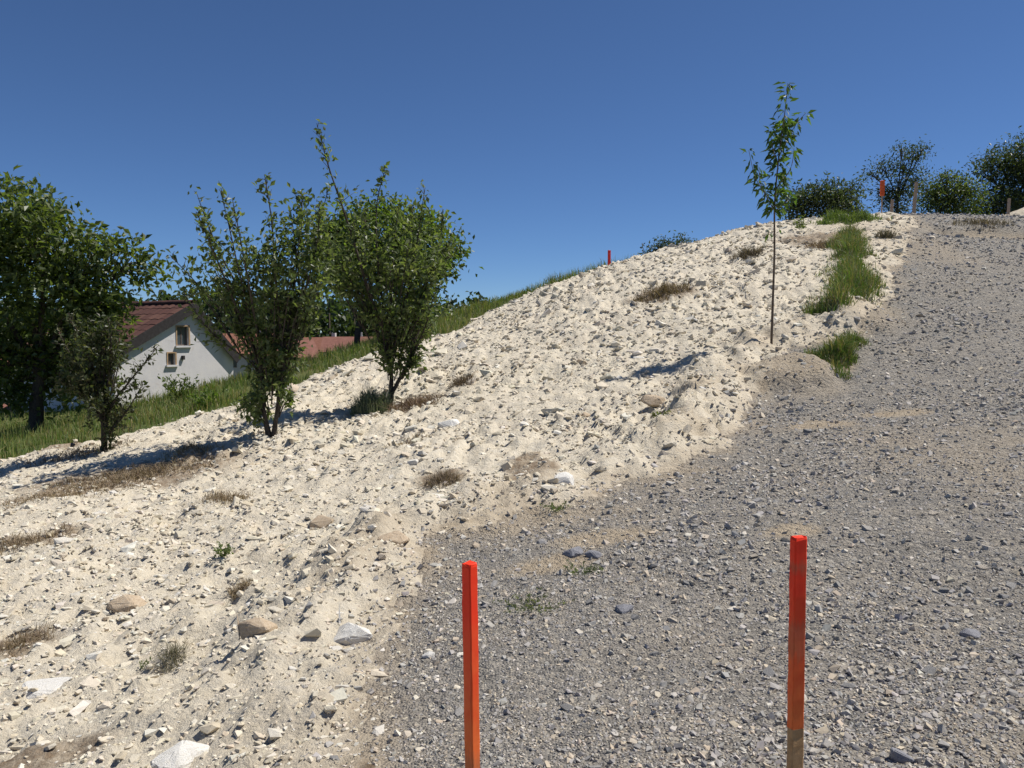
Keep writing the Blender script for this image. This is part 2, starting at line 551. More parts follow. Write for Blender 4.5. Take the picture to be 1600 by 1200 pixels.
def rot_mats(n, tilt):
    a = rng.random(n) * 2 * np.pi
    b = rng.normal(size=n) * tilt; c = rng.normal(size=n) * tilt
    def R(ax, t):
        M = np.zeros((n, 3, 3)); ct, st = np.cos(t), np.sin(t)
        i, j = [(1, 2), (0, 2), (0, 1)][ax]; k = ax
        M[:, k, k] = 1; M[:, i, i] = ct; M[:, j, j] = ct; M[:, i, j] = -st; M[:, j, i] = st
        return M
    return R(0, b) @ R(1, c) @ R(2, a)

def scatter(shapes, P, S, tint, tilt):
    """P (n,3), S (n,) radius, tint (n,3) -> V, F, T"""
    Vs, Fs, Ts = [], [], []
    off = 0
    which = rng.integers(0, len(shapes), len(P))
    for k, (sv, sf) in enumerate(shapes):
        i = np.where(which == k)[0]
        if not len(i): continue
        R = rot_mats(len(i), tilt)
        sc = S[i][:, None] * (0.7 + 0.6 * rng.random((len(i), 3)))
        v = np.einsum('nij,nvj->nvi', R, sv[None] * sc[:, None, :]) + P[i][:, None, :]
        Vs.append(v.reshape(-1, 3))
        Fs.append((sf[None] + (np.arange(len(i)) * len(sv))[:, None, None] + off).reshape(-1, 3))
        Ts.append(np.repeat(tint[i], len(sv), axis=0))
        off += len(i) * len(sv)
    return np.concatenate(Vs), np.concatenate(Fs), np.concatenate(Ts)

def sample(n, y0, y1, power=1.0, lo=-0.95, hi=0.95):
    u = rng.random(n)
    y = y0 * (y1 / y0) ** u
    x = y * (lo + (hi - lo) * rng.random(n))
    return x, y

def lerp_pal(pal, n, jitter=.06):
    pal = np.array(pal)
    c = pal[rng.integers(0, len(pal), n)]
    return np.clip(c * (1 + jitter * 2 * (rng.random((n, 1)) - .5)) * (1 + .012 * rng.normal(size=(n, 3))), 0.01, .9)

chip_shapes = [hull_shape(10, (1, .85, .42), 100 + i) for i in range(8)]
grav_shapes = [hull_shape(8, (1, .8, .52), 200 + i) for i in range(8)]
CHALK_PAL = [(.62, .55, .43), (.65, .585, .465), (.68, .62, .505), (.70, .65, .545), (.73, .69, .605), (.58, .505, .38), (.66, .595, .475)]
GRAV_PAL = [tuple(np.minimum(np.array(c) * .95 + .15, .66) * (1.04, 1.0, .94)) for c in [(.13, .128, .128), (.20, .197, .195), (.25, .245, .24), (.29, .28, .27), (.34, .325, .305), (.27, .262, .262), (.38, .335, .265), (.34, .28, .20), (.48, .45, .40), (.22, .218, .225), (.30, .29, .28), (.40, .34, .25)]]

# chalk rubble on the slope
x, y = sample(125000, 2.3, 27.5)
z, rs, gs, soil, dead = ground(x, y)
dens = 0.25 + 0.75 * sstep(-.35, .35, fbm(x * .7, y * .7, 61, 3)) * (0.42 + 0.58 * sstep(4, 9, y))
keep = (rs < 0.30 * rng.normal(size=len(x)) - .1) & (gs < 0.1) & (rng.random(len(x)) < dens * (1 - .6 * np.clip(dead, 0, 1)) * (1 - .6 * soil))
x, y, z, dead = x[keep], y[keep], z[keep], dead[keep]
S = (0.0062 + 0.0020 * y) * (rng.pareto(2.8, len(x)) * .5 + .5)
S = np.minimum(S, 0.018 + 0.0065 * y) * (.75 + .6 * vnoise(x * .5, y * .5, 74))
t = lerp_pal(CHALK_PAL, len(x))
v, f, tt = scatter(chip_shapes, np.stack([x, y, z - S * .14], 1), S, t, .25)
# crumbly clods sunk into the bank
x, y = sample(60000, 2.3, 27.5)
z, rs, gs, soil, dead = ground(x, y)
keep = (rs < -.12 + .12 * rng.normal(size=len(x))) & (gs < 0) & (rng.random(len(x)) < (.25 + .75 * sstep(-.3, .3, fbm(x * .9, y * .9, 67, 3))) * (1 - .7 * soil) * (1 - .6 * dead))
x, y, z = x[keep], y[keep], z[keep]
S = (0.0075 + 0.0027 * y) * (rng.pareto(4.0, len(x)) * .6 + .55)
S = np.minimum(S, 0.014 + 0.0055 * y)
t = lerp_pal([(.59, .52, .40), (.62, .55, .43), (.65, .585, .465), (.67, .61, .50)], len(x))
v2, f2, t2 = scatter([hull_shape(13, (1, .9, .6), 150 + i, .16) for i in range(6)], np.stack([x, y, z - S * .36], 1), S, t, .35)
f = np.concatenate([f, f2 + len(v)]); v = np.concatenate([v, v2]); tt = np.concatenate([tt, t2])
chalk_rubble = tag(obj("chalk_rubble", np_mesh("chalk_rubble", v, f, tt), M_CHIP), "loose pale chalk rubble strewn over the bank", "rubble", kind="stuff")

# crushed stone on the road, thinning out over its edge
x, y = sample(205000, 1.9, 28.5)
z, rs, gs, soil, dead = ground(x, y)
keep = ((rs > -0.05 - 0.20 * np.abs(rng.normal(size=len(x)))) & (gs < 0) & (rng.random(len(x)) < (1 - 0.78 * np.clip(soil, 0, 1)) * (0.5 + .5 * sstep(-.5, .2, fbm(x * 1.1, y * 1.1, 71, 3)))))
x, y, z = x[keep], y[keep], z[keep]
S = (0.0043 + 0.00125 * y) * (rng.pareto(3.0, len(x)) * .6 + .62)
S = np.minimum(S, 0.012 + 0.0030 * y) * (.72 + .75 * vnoise(x * .7, y * .7, 73) * .45)
t = lerp_pal(GRAV_PAL, len(x), .12)
v, f, tt = scatter(grav_shapes, np.stack([x, y, z + S * .12], 1), S, t, .5)
gravel_cover = tag(obj("crushed_gravel", np_mesh("crushed_gravel", v, f, tt), M_STONE), "grey crushed gravel covering the track", "gravel", kind="stuff")

# larger stones that can be told apart: pieces of the slope and of the road
def rock_mesh(name, seed, n=15, flat=(1, .8, .55)):
    sv, sf = hull_shape(n, flat, seed, .18)
    return np_mesh(name, sv, sf)
big_c = [rock_mesh("chalk_stone", 300 + i, 15, (1, .8, .36)) for i in range(7)]
big_g = [rock_mesh("gravel_stone", 340 + i, 13, (1, .8, .6)) for i in range(7)]
for me in big_c: me.materials.append(M_ROCKC)
for me in big_g: me.materials.append(M_ROCKG)
def place_stones(parent, meshes, n, y0, y1, test, size):
    k = 0
    while k < n:
        X, Y = sample(400, y0, y1, lo=-.72, hi=.72)
        Z, rs, gs, so, de = ground(X, Y)
        for i in range(400):
            if k >= n: break
            if not test(rs[i], gs[i]) : continue
            s = size(Y[i])
            o = bpy.data.objects.new("stone", meshes[k % len(meshes)])
            COL.objects.link(o)
            o.parent = parent
            o.location = (X[i], Y[i], Z[i] + s * random.uniform(-.18, .04))
            o.rotation_euler = (random.gauss(0, .25), random.gauss(0, .25), random.uniform(0, 6.28))
            o.scale = (s * random.uniform(.8, 1.25), s * random.uniform(.7, 1.1), s * random.uniform(.7, 1.1))
            k += 1
place_stones(chalk_slope, big_c, 240, 2.6, 22, lambda r, g: r < -.1 and g < -.3, lambda Y: (0.014 + .0048 * Y) * random.uniform(.55, 1.4))
place_stones(gravel_road, big_g, 150, 2.3, 14, lambda r, g: r > -.15 and g < -.3, lambda Y: (0.011 + .0030 * Y) * random.uniform(.7, 1.4))

# the rocks one notices: each its own thing
def ball_shape(n, flat, seed):
    r = np.random.default_rng(seed)
    g = (1 + 5 ** .5) / 2
    i = np.arange(n) + .5
    ph = np.arccos(1 - 2 * i / n); th = 2 * np.pi * i / g
    p = np.stack([np.cos(th) * np.sin(ph), np.sin(th) * np.sin(ph), np.cos(ph)], 1) + r.normal(size=(n, 3)) * .2
    p *= np.array(flat)
    bm = bmesh.new()
    for q in p: bm.verts.new(q)
    bmesh.ops.convex_hull(bm, input=bm.verts)
    bmesh.ops.delete(bm, geom=[v for v in bm.verts if not v.link_faces], context='VERTS')
    bmesh.ops.triangulate(bm, faces=bm.faces)
    bm.verts.ensure_lookup_table(); bm.verts.index_update()
    Vv = np.array([v.co[:] for v in bm.verts]); Ff = np.array([[v.index for v in f.verts] for f in bm.faces])
    bm.free()
    Vv -= (Vv.max(0) + Vv.min(0)) / 2
    return Vv / np.abs(Vv[:, 0]).max(), Ff
def fine_rock(seed, flat):
    bm = bmesh.new()
    sv, sf = ball_shape(17, flat, seed)
    vs = [bm.verts.new(p) for p in sv]
    for q in sf: bm.faces.new([vs[i] for i in q])
    bmesh.ops.bevel(bm, geom=bm.edges[:], offset=.07, segments=1, affect='EDGES')
    bmesh.ops.triangulate(bm, faces=bm.faces)
    bmesh.ops.subdivide_edges(bm, edges=bm.edges, cuts=1, use_grid_fill=True)
    r = random.Random(seed)
    for q in bm.verts:
        q.co *= 1 + r.uniform(-.035, .035)
    me = bpy.data.meshes.new("rock")
    bm.to_mesh(me); bm.free()
    return me
M_RW = mat_rock("pale_limestone", [(.25, (.60, .56, .49)), (.5, (.70, .68, .63)), (.75, (.74, .72, .69))], 9, False)
M_RT = mat_rock("tan_limestone", [(.25, (.36, .27, .18)), (.5, (.48, .38, .27)), (.75, (.58, .50, .38))], 9, False)
M_RG = mat_rock("grey_stone", [(.25, (.17, .17, .19)), (.5, (.26, .26, .28)), (.75, (.36, .36, .37))], 9, False)
ROCKS = [  # px, py, half width px, half height px (as seen), material, label, rz
    (286,1172,40,30,M_RW,"big flat whitish rock at the very bottom of the pale bank"),
    (553,990,27,27,M_RW,"upright whitish rock where pale bank and gravel meet, left of the nearest stake"),
    (405,943,17,13,M_RW,"small blocky whitish rock left of and above the upright whitish rock"),
    (70,1055,42,18,M_RW,"long low whitish rock near the lower left corner"),
    (200,925,32,20,M_RT,"rounded cream rock with a shaded underside in the left foreground"),
    (405,1018,26,22,M_RT,"cream boulder half sunk in the earth below the small blocky rock"),
    (615,855,25,16,M_RT,"tan humped rock on the bank just left of the gravel"),
    (503,803,17,14,M_RT,"reddish tan three-cornered rock in the middle of the pale bank"),
    (705,655,17,12,M_RW,"whitish rock on the slope below and right of the right-hand fruit tree"),
    (880,764,17,15,M_RW,"elongated whitish rock on the worn lip above the gravel"),
    (927,858,15,13,M_RG,"round bluish grey cobble among tan stones on the gravel edge"),
    (893,855,16,12,M_RG,"flat grey cobble left of the round bluish cobble"),
    (976,950,12,10,M_RG,"light grey stone lying between the two near stakes"),
    (1022,638,18,10,M_RT,"flat brown slab lying on the slope below the sapling"),
    (915,648,10,6,M_RT,"small brown stone left of the flat brown slab"),
    (1408,1175,20,18,M_RG,"dark grey angular stone at the bottom, right of the right stake"),
    (670,1022,11,10,M_RW,"small white stone just left of the nearest stake"),
    (1520,985,15,10,M_RG,"pale grey angular stone on the gravel at the right"),
]
for i, (px, py, hw, hh, m, lab) in enumerate(ROCKS):
    p = hit(px, py + hh * .6)
    s = 1.2 * hw * p[1] / FPX
    me = fine_rock(500 + i, (1, .8, min(1.0, .45 + .35 * hh / hw)))
    me.materials.append(m)
    o = bpy.data.objects.new("rock", me); COL.objects.link(o)
    zz = gz(p[0], p[1])
    o.location = (p[0], p[1], zz + s * .02)
    o.scale = (s, s, s * min(1.2, hh / hw * 1.1))
    o.rotation_euler = (random.gauss(.15, .12), random.gauss(0, .12), random.uniform(-.5, .5))
    tag(o, lab, "rock", "rocks lying on the bank and gravel")

# ------------------------------------------------------------------ vegetation toolkit
class Leaves:
    def __init__(s):
        s.P = []; s.D = []; s.L = []; s.W = []; s.T = []
    def add(s, P, D, L, W, T):
        s.P.append(P); s.D.append(D); s.L.append(L); s.W.append(W); s.T.append(T)
    def mesh(s, name, fold=0.25, droop=0.0):
        P = np.concatenate(s.P); D = np.concatenate(s.D); L = np.concatenate(s.L)[:, None]; W = np.concatenate(s.W)[:, None]; T = np.concatenate(s.T)
        D = D / (np.linalg.norm(D, axis=1)[:, None] + 1e-9)
        R = rng.normal(size=D.shape); R[:, 2] += 0.9
        Sd = np.cross(D, R); Sd /= (np.linalg.norm(Sd, axis=1)[:, None] + 1e-9)
        Nn = np.cross(Sd, D)
        mid = P + D * L * .45
        a = P; b = mid + Sd * W * .5 + Nn * W * fold; c = P + D * L + np.array([0, 0, -1.0]) * L * droop; d = mid - Sd * W * .5 + Nn * W * fold
        Vv = np.stack([a, b, c, d], 1).reshape(-1, 3)
        n = len(P)
        base = np.arange(n)[:, None] * 4
        F = np.concatenate([base + np.array([0, 1, 2]), base + np.array([0, 2, 3])])
        return np_mesh(name, Vv, F, np.repeat(T, 4, axis=0))

def catmull(pts, n=5):
    pts = [Vector(p) for p in pts]
    out = []
    for i in range(len(pts) - 1):
        p0 = pts[max(i - 1, 0)]; p1 = pts[i]; p2 = pts[i + 1]; p3 = pts[min(i + 2, len(pts) - 1)]
        for k in range(n):
            t = k / n
            out.append(0.5 * ((2 * p1) + (p2 - p0) * t + (2 * p0 - 5 * p1 + 4 * p2 - p3) * t * t + (3 * p1 - p0 - 3 * p2 + p3) * t ** 3))
    out.append(pts[-1])
    return out

class Wood:
    def __init__(s): s.V = []; s.F = []
    def tube(s, pts, r0, r1, n=6, wob=0.0):
        pts = [Vector(p) for p in pts]
        b = len(s.V); m = len(pts)
        for i, p in enumerate(pts):
            d = (pts[min(i + 1, m - 1)] - pts[max(i - 1, 0)]).normalized()
            u = d.orthogonal().normalized() if abs(d.z) > .95 else d.cross(Vector((0, 0, 1))).normalized()
            w = d.cross(u)
            r = r0 + (r1 - r0) * (i / max(1, m - 1))
            for k in range(n):
                a = 2 * math.pi * k / n
                rr = r * (1 + wob * random.uniform(-1, 1))
                s.V.append(p + u * math.cos(a) * rr + w * math.sin(a) * rr)
        for i in range(m - 1):
            for k in range(n):
                k2 = (k + 1) % n
                s.F.append((b + i * n + k, b + i * n + k2, b + (i + 1) * n + k2, b + (i + 1) * n + k))
        c = len(s.V); s.V.append(pts[-1] + (pts[-1] - pts[-2]).normalized() * r1)
        tri = [(b + (m - 1) * n + k, b + (m - 1) * n + (k + 1) % n, c) for k in range(n)]
        s.T = getattr(s, 'T', []) + tri
    def mesh(s, name):
        return np_mesh(name, np.array([v[:] for v in s.V]), [np.array(s.F), np.array(s.T)], smooth=True)

def rnd_dir(n, up=0.0):
    d = rng.normal(size=(n, 3)); d[:, 2] += up
    return d / np.linalg.norm(d, axis=1)[:, None]

def tints(n, pal, jit=.25):
    c = np.array(pal)[rng.integers(0, len(pal), n)]
    return c * (1 + jit * (rng.random((n, 1)) * 2 - 1))

PEAR = [(.085, .12, .042), (.105, .14, .05), (.125, .16, .06), (.095, .125, .055), (.15, .175, .08)]
DARKG = [(.070, .10, .028), (.088, .12, .034), (.105, .14, .04), (.13, .16, .05)]
BRIGHT = [(.085, .14, .028), (.11, .17, .036), (.13, .19, .045)]
OLIVE_BACKLIT = [(.035, .052, .024), (.048, .066, .03), (.065, .082, .036)]  # crest foliage: backlit shade is put into these darkened leaf colours

def limb_tree(name, base, d, base_px, limbs, label, group, leaf=0.06, pal=PEAR, twigs=26, per=14, r0=.035, extra=(), twl=(.18, .5), bark=None, cat="tree", start=.22, depth=1.0):
    """limbs: lists of picture points rising from the foot; scaled to metres at the tree's distance"""
    root = empty(name, base)
    sc = d / FPX
    W = Wood(); Lv = Leaves()
    for li, L in enumerate(limbs):
        dy = random.uniform(-1, 1) * depth
        pts = [Vector((random.uniform(-.03, .03), random.uniform(-.03, .03), -0.12))]
        n = len(L)
        tot = max(1, (base_px[1] - L[-1][1])) * sc
        for k, (px, py) in enumerate(L):
            f = (k + 1) / n
            j_ = .012 if k < 2 else .04
            pts.append(Vector(((px - base_px[0]) * sc, dy * (0 if k < 2 else (k - 1) / max(1, n - 2)) * tot * .28 + random.uniform(-j_, j_), (base_px[1] - py) * sc)))
        C = catmull(pts, 5)
        W.tube(C, r0 * random.uniform(.75, 1.1), .004, 6, .12)
        m = len(C)
        for t in range(twigs):
            u = start + (1 - start) * (random.random() ** .75)
            i = min(m - 2, int(u * (m - 1)))
            p = C[i].lerp(C[i + 1], random.random())
            ax = (C[i + 1] - C[i]).normalized()
            dr = (Vector(rnd_dir(1, .35)[0]) * .9 + ax * .9).normalized()
            taper = 1.0 if u < .6 else 1.0 - .75 * (u - .6) / .4
            ln = random.uniform(*twl) * taper
            q = p + dr * ln
            mid = p.lerp(q, .5) + Vector((0, 0, .03 * ln))
            W.tube([p, mid, q], .006, .002, 4)
            k = max(3, int(per * (ln / twl[1])))
            tt = rng.random(k)[:, None]
            P = np.array(p)[None] * (1 - tt) + np.array(q)[None] * tt + rng.normal(size=(k, 3)) * leaf * .45
            D = rnd_dir(k, -.25) + np.array(dr)[None] * .6
            l = leaf * (.7 + .7 * rng.random(k))
            Lv.add(P, D, l, l * .52, tints(k, pal))
        # leaves close along the shoot's end
        k = 26
        tt = .55 + .45 * rng.random(k)
        idx = np.minimum((tt * (m - 1)).astype(int), m - 1)
        P = np.array([C[i][:] for i in idx]) + rng.normal(size=(k, 3)) * leaf * .5
        l = leaf * (.7 + .6 * rng.random(k))
        Lv.add(P, rnd_dir(k, .2), l, l * .52, tints(k, pal))
    for (px, py, rx, ry, n) in extra:           # dense clumps: picture centre and radii
        cx = (px - base_px[0]) * sc; cz = (base_px[1] - py) * sc
        k = n
        u = rnd_dir(k) * (rng.random((k, 1)) ** .45)
        cl = rng.normal(size=(max(4, n // 26), 3)); cl = cl / np.linalg.norm(cl, axis=1)[:, None] * (rng.random((len(cl), 1)) ** .4)
        u = cl[rng.integers(0, len(cl), k)] + rng.normal(size=(k, 3)) * .17
        P = u * np.array([rx * sc, max(rx, ry) * sc * .8, ry * sc]) + np.array([cx, 0, cz])
        P[:, 2] = np.maximum(P[:, 2], .02)
        l = leaf * (.7 + .7 * rng.random(k))
        Lv.add(P, rnd_dir(k, -.2), l, l * .52, tints(k, pal))
        for c in cl[:10]:
            e = Vector(c * np.array([rx * sc, rx * sc * .8, ry * sc]) + np.array([cx, 0, cz])); e.z = max(e.z, .05)
            s0 = Vector((e.x * .45, e.y * .3, max(e.z * .6, .02)))
            W.tube([s0, s0.lerp(e, .5) + Vector((0, 0, .05)), e], .012, .003, 4)
    obj("trunk", W.mesh("trunk"), bark or M_BARK, root)
    obj("crown", Lv.mesh("crown"), M_LEAF, root)
    return tag(root, label, cat, group)

def lump_tree(name, base, d, base_px, lumps, label, group, leaf=.12, pal=DARKG, n=9000, trunk_r=.16, clump=.26, cat="tree", trunk_top=.55, limbs=True, aspect=.55):
    root = empty(name, base)
    sc = d / FPX
    W = Wood(); Lv = Leaves()
    C = [np.array([(px - base_px[0]) * sc, random.uniform(-.5, .5) * r * sc, (base_px[1] - py) * sc]) for px, py, r in lumps]
    R = np.array([r * sc for _, _, r in lumps])
    cen = np.mean(C, axis=0)
    top = Vector((cen[0] * .5, cen[1] * .5, max(.3, cen[2] * trunk_top)))
    if trunk_r > 0:
        W.tube(catmull([(0, 0, -.2), (top.x * .2 + .03, 0, top.z * .5), top], 4), trunk_r, trunk_r * .7, 9, .1)
    wgt = R ** 2 / (R ** 2).sum()
    for ci, (c, r) in enumerate(zip(C, R)):
        tgt = Vector(c)
        mid = top.lerp(tgt, .5) + Vector((0, 0, .15 * r))
        W.tube(catmull([top, mid, tgt], 4), max(.02, trunk_r * .45), .02, 6, .1)
        nl = int(n * wgt[ci])
        nc = max(6, nl // 38)
        dirs = rnd_dir(nc, .15)
        cc = c + dirs * r * (0.35 + .68 * rng.random((nc, 1)) ** .6)
        for q in cc[:int(14)]:
            W.tube([tgt.lerp(mid, random.random() * .6), tgt.lerp(Vector(q), .6) + Vector((0, 0, .03)), Vector(q)], .018, .004, 4)
        i = rng.integers(0, nc, nl)
        P = cc[i] + rng.normal(size=(nl, 3)) * clump * np.array([1, 1, .7])
        P[:, 2] = np.maximum(P[:, 2], .04)
        D = rnd_dir(nl, -.15)
        l = leaf * (.6 + .8 * rng.random(nl))
        tn = tints(nl, pal, .22) * (.85 + .3 * rng.random(nc))[i][:, None]
        Lv.add(P, D, l, l * aspect, tn)
    obj("trunk", W.mesh("trunk"), M_BARK, root)
    obj("crown", Lv.mesh("crown"), M_LEAF, root)
    return tag(root, label, cat, group)

def blades(name, X, Y, Hh, Wd, pal, mat, lean=.5, Z=None, segs=2, flat=False):
    n = len(X)
    if Z is None: Z = ground(X, Y)[0] - .01
    a = rng.random(n) * 2 * np.pi
    ln = lean * np.abs(rng.normal(size=n)) * Hh
    dx, dy = np.cos(a) * ln, np.sin(a) * ln
    b = rng.random(n) * 2 * np.pi
    sx, sy = np.cos(b) * Wd * .5, np.sin(b) * Wd * .5
    B = np.stack([X, Y, Z], 1)
    side = np.stack([sx, sy, np.zeros(n)], 1)
    mid = B + np.stack([dx * .35, dy * .35, Hh * .6], 1)
    tip = B + np.stack([dx, dy, Hh * (1 - .35 * np.minimum(1, ln / (Hh + 1e-6)))], 1)
    Vv = np.stack([B - side, B + side, mid + side * .7, mid - side * .7, tip], 1).reshape(-1, 3)
    k = np.arange(n)[:, None] * 5
    F = [np.concatenate([k + np.array([0, 1, 2, 3])]), np.concatenate([k + np.array([3, 2, 4])])]
    T = np.repeat(tints(n, pal, .2), 5, axis=0)
    return np_mesh(name, Vv, F, T)

GREEN_BL = [(.08, .14, .03), (.10, .165, .036), (.125, .18, .045), (.065, .11, .028), (.20, .18, .08), (.26, .21, .12)]
BANK_BL = [(.095, .15, .03), (.12, .175, .04), (.15, .20, .05), (.20, .20, .07), (.28, .24, .11)]
DRY_BL = [(.22, .16, .10), (.28, .21, .13), (.17, .115, .075), (.33, .26, .17)]
GREY_BL = [(.15, .18, .12), (.19, .21, .15), (.12, .15, .09)]

# ------------------------------------------------------------------ fruit trees on the bank
t1px = (425, 690)
T1 = foot(*t1px)
limb_tree("fruit_tree", T1, T1.y, t1px, [A_ + B_ for A_, B_ in [
    ([(412, 640), (410, 575)], [(386, 470), (346, 385), (322, 308)]), ([(412, 640), (408, 575)], [(350, 480), (284, 402)]), ([(434, 640), (444, 570)], [(441, 450), (438, 350), (433, 284)]),
    ([(434, 640), (446, 570)], [(466, 450), (482, 350), (496, 272)]), ([(412, 640), (410, 575)], [(386, 420), (372, 312)]), ([(434, 640), (446, 572)], [(492, 440), (516, 375)]),
    ([(411, 640), (406, 580)], [(338, 520), (300, 460)]), ([(413, 640), (412, 572)], [(408, 440), (404, 330)]), ([(435, 640), (447, 570)], [(470, 470), (455, 330)]), ([(436, 640), (450, 575)], [(500, 480)]),
    ([(412, 640), (408, 576)], [(362, 420), (345, 345)]), ([(434, 640), (445, 570)], [(500, 400), (512, 330)]), ([(434, 640), (444, 568)], [(470, 380), (470, 300)])]],
    "leafy bush-like fruit tree with pale wall of the house behind its left side", "young fruit trees on the bank",
    leaf=.088, twigs=25, per=14, r0=.034, twl=(.15, .42), start=.42, extra=[(458, 395, 66, 80, 950), (482, 440, 46, 62, 620), (395, 430, 58, 68, 620), (345, 440, 52, 56, 300), (430, 505, 58, 36, 480), (428, 555, 36, 40, 420), (404, 620, 24, 56, 400), (438, 600, 20, 46, 180)])
t2px = (608, 630)
T2 = foot(*t2px)
limb_tree("fruit_tree", T2, T2.y, t2px, [A_ + B_ for A_, B_ in [
    ([(611, 596), (609, 548)], [(578, 440), (548, 330), (530, 270), (518, 212)]), ([(611, 596), (610, 548)], [(592, 420), (586, 320), (598, 252)]), ([(612, 596), (614, 548)], [(642, 430), (656, 340), (663, 285)]),
    ([(616, 604), (640, 556)], [(664, 470), (682, 380), (688, 312)]), ([(616, 604), (642, 558)], [(668, 500), (684, 445)]), ([(611, 596), (608, 548)], [(560, 450), (522, 385)]), ([(612, 596), (612, 546)], [(610, 420), (620, 305)]),
    ([(616, 604), (639, 556)], [(662, 440), (702, 395)]), ([(611, 596), (607, 550)], [(570, 480), (540, 430)]), ([(611, 596), (609, 548)], [(565, 400), (560, 310)]), ([(612, 596), (614, 548)], [(632, 400), (640, 300)]), ([(616, 604), (640, 556)], [(672, 420), (704, 370)])]],
    "tallest fruit tree on the bank with one long shoot rising at its top left", "young fruit trees on the bank",
    leaf=.094, twigs=25, per=14, r0=.036, twl=(.15, .45), start=.42, extra=[(572, 400, 66, 66, 800), (645, 408, 56, 70, 640), (622, 490, 46, 40, 400), (548, 430, 45, 36, 200), (670, 465, 34, 38, 160), (612, 540, 28, 42, 360), (644, 548, 18, 34, 150)])
t3px = (165, 706)
T3 = foot(*t3px)
limb_tree("fruit_tree", T3, T3.y, t3px, [
    [(162, 660), (158, 600), (148, 540), (138, 488)], [(166, 660), (172, 600), (184, 545), (190, 496)], [(166, 670), (178, 630), (208, 592), (252, 543)], [(166, 685), (180, 665), (200, 640), (226, 598)],
    [(162, 660), (150, 610), (122, 565), (96, 520)], [(163, 660), (160, 590), (165, 505)], [(162, 665), (140, 620), (105, 590)]],
    "smallest dark fruit tree on the bank, at the left corner of the house", "young fruit trees on the bank",
    pal=[(.05, .065, .03), (.065, .075, .035), (.085, .085, .045), (.055, .075, .03)], leaf=.075, twigs=26, per=14, r0=.034, twl=(.12, .36), start=.35, extra=[(150, 560, 36, 66, 1000), (164, 645, 16, 58, 600), (178, 530, 22, 42, 350), (128, 590, 28, 50, 350)])

# sapling with large hanging leaves
def sapling():
    bp = (1205, 541)
    b = foot(*bp); sc = b.y / FPX
    root = empty("sapling", b)
    W = Wood(); Lv = Leaves()
    def loc(px, py, y=0): return Vector(((px - bp[0]) * sc, y, (bp[1] - py) * sc))
    main = catmull([(0, 0, -.2), loc(1206, 480), loc(1207, 400), loc(1206, 320), loc(1212, 240), loc(1218, 190), loc(1222, 142)], 6)
    W.tube(main, .021, .004, 7, .06)
    shoots = [catmull([loc(1206, 335), loc(1188, 312, -.1), loc(1170, 285, -.15), loc(1160, 246, -.15)], 5), catmull([loc(1212, 250), loc(1228, 222, .1), loc(1240, 200, .1), loc(1254, 184, .1)], 5),
              catmull([loc(1207, 330), loc(1192, 290, .25), loc(1190, 262, .3)], 5), catmull([loc(1208, 300), loc(1222, 275, -.2), loc(1225, 245, -.25)], 5),
              catmull([loc(1210, 265), loc(1196, 235, -.1), loc(1195, 215, -.1)], 5),
              catmull([loc(1207, 310), loc(1222, 300, .15), loc(1228, 282, .2)], 4), catmull([loc(1214, 225), loc(1226, 205, .12), loc(1228, 190, .15)], 4), catmull([loc(1206, 335), loc(1217, 325, -.15), loc(1222, 310, -.2)], 4)]
    for s in shoots: W.tube(s, .009, .003, 5)
    def leafat(p, k, spread=.12):
        for _ in range(k):
            a = random.uniform(0, 6.28)
            D = np.array([[math.cos(a) * random.uniform(.4, .9), math.sin(a) * random.uniform(.4, .9), random.uniform(-1.2, .3)]])
            q = np.array([p[:]]) + np.array([[math.cos(a) * random.uniform(.01, spread), math.sin(a) * random.uniform(.01, spread), random.uniform(-.03, .03)]])
            l = np.array([random.choice([random.uniform(.06, .11), random.uniform(.10, .18)])])
            Lv.add(q, D, l, l * .38, tints(1, [(.055, .10, .022), (.075, .13, .03), (.095, .15, .04), (.045, .08, .02)]))
    m = len(main)
    for i in range(m):
        z = main[i].z
        if z > loc(0, 338).z: leafat(main[i], 18 if z < loc(0, 190).z else 4, .12)
    for p in catmull([main[-9], main[-5], main[-1]], 6): leafat(p, 2)
    for s in shoots:
        for p in s[3:]: leafat(p, 4, .08)
        for p in s[:3]: leafat(p, 2, .08)
    for py in (360, 370): leafat(loc(1206, py), 3, .1)
    k = 60
    obj("trunk", W.mesh("trunk"), M_BARK2, root)
    obj("crown", Lv.mesh("crown", .15, .12), M_LEAF, root)
    tag(root, "thin young sapling with large hanging leaves standing alone on the slope", "sapling")
sapling()

# ------------------------------------------------------------------ trees beyond the rim
bpx = (55, 674); B1 = foot(*bpx)
lump_tree("broadleaf_tree", B1, B1.y, bpx, [(28, 365, 92), (100, 385, 78), (60, 470, 100), (214, 412, 46), (155, 425, 55), (150, 480, 40), (15, 570, 55), (105, 555, 52), (-60, 400, 100), (-70, 520, 85), (75, 600, 42), (10, 610, 40), (135, 590, 40), (150, 520, 40), (172, 468, 34)],
          "large dark round-crowned tree at the left edge of the picture", "trees beyond the bank", leaf=.17, n=19500, trunk_r=.19, clump=.24, pal=DARKG, trunk_top=.5)
bpx = (556, 545); B2 = foot(*bpx)
lump_tree("broadleaf_tree", B2, B2.y, bpx, [(600, 375, 68), (660, 385, 55), (690, 415, 34), (548, 400, 52), (640, 430, 45), (580, 430, 50), (520, 410, 40), (535, 365, 36)],
          "round bright-leaved tree standing behind the tallest fruit tree", "trees beyond the bank", leaf=.16, n=12000, trunk_r=.10, clump=.22, pal=BRIGHT + DARKG)
def behind(px, py_top, d):
    p = at(px, py_top, d)
    return Vector((p[0], p[1], gz(p[0], p[1])))
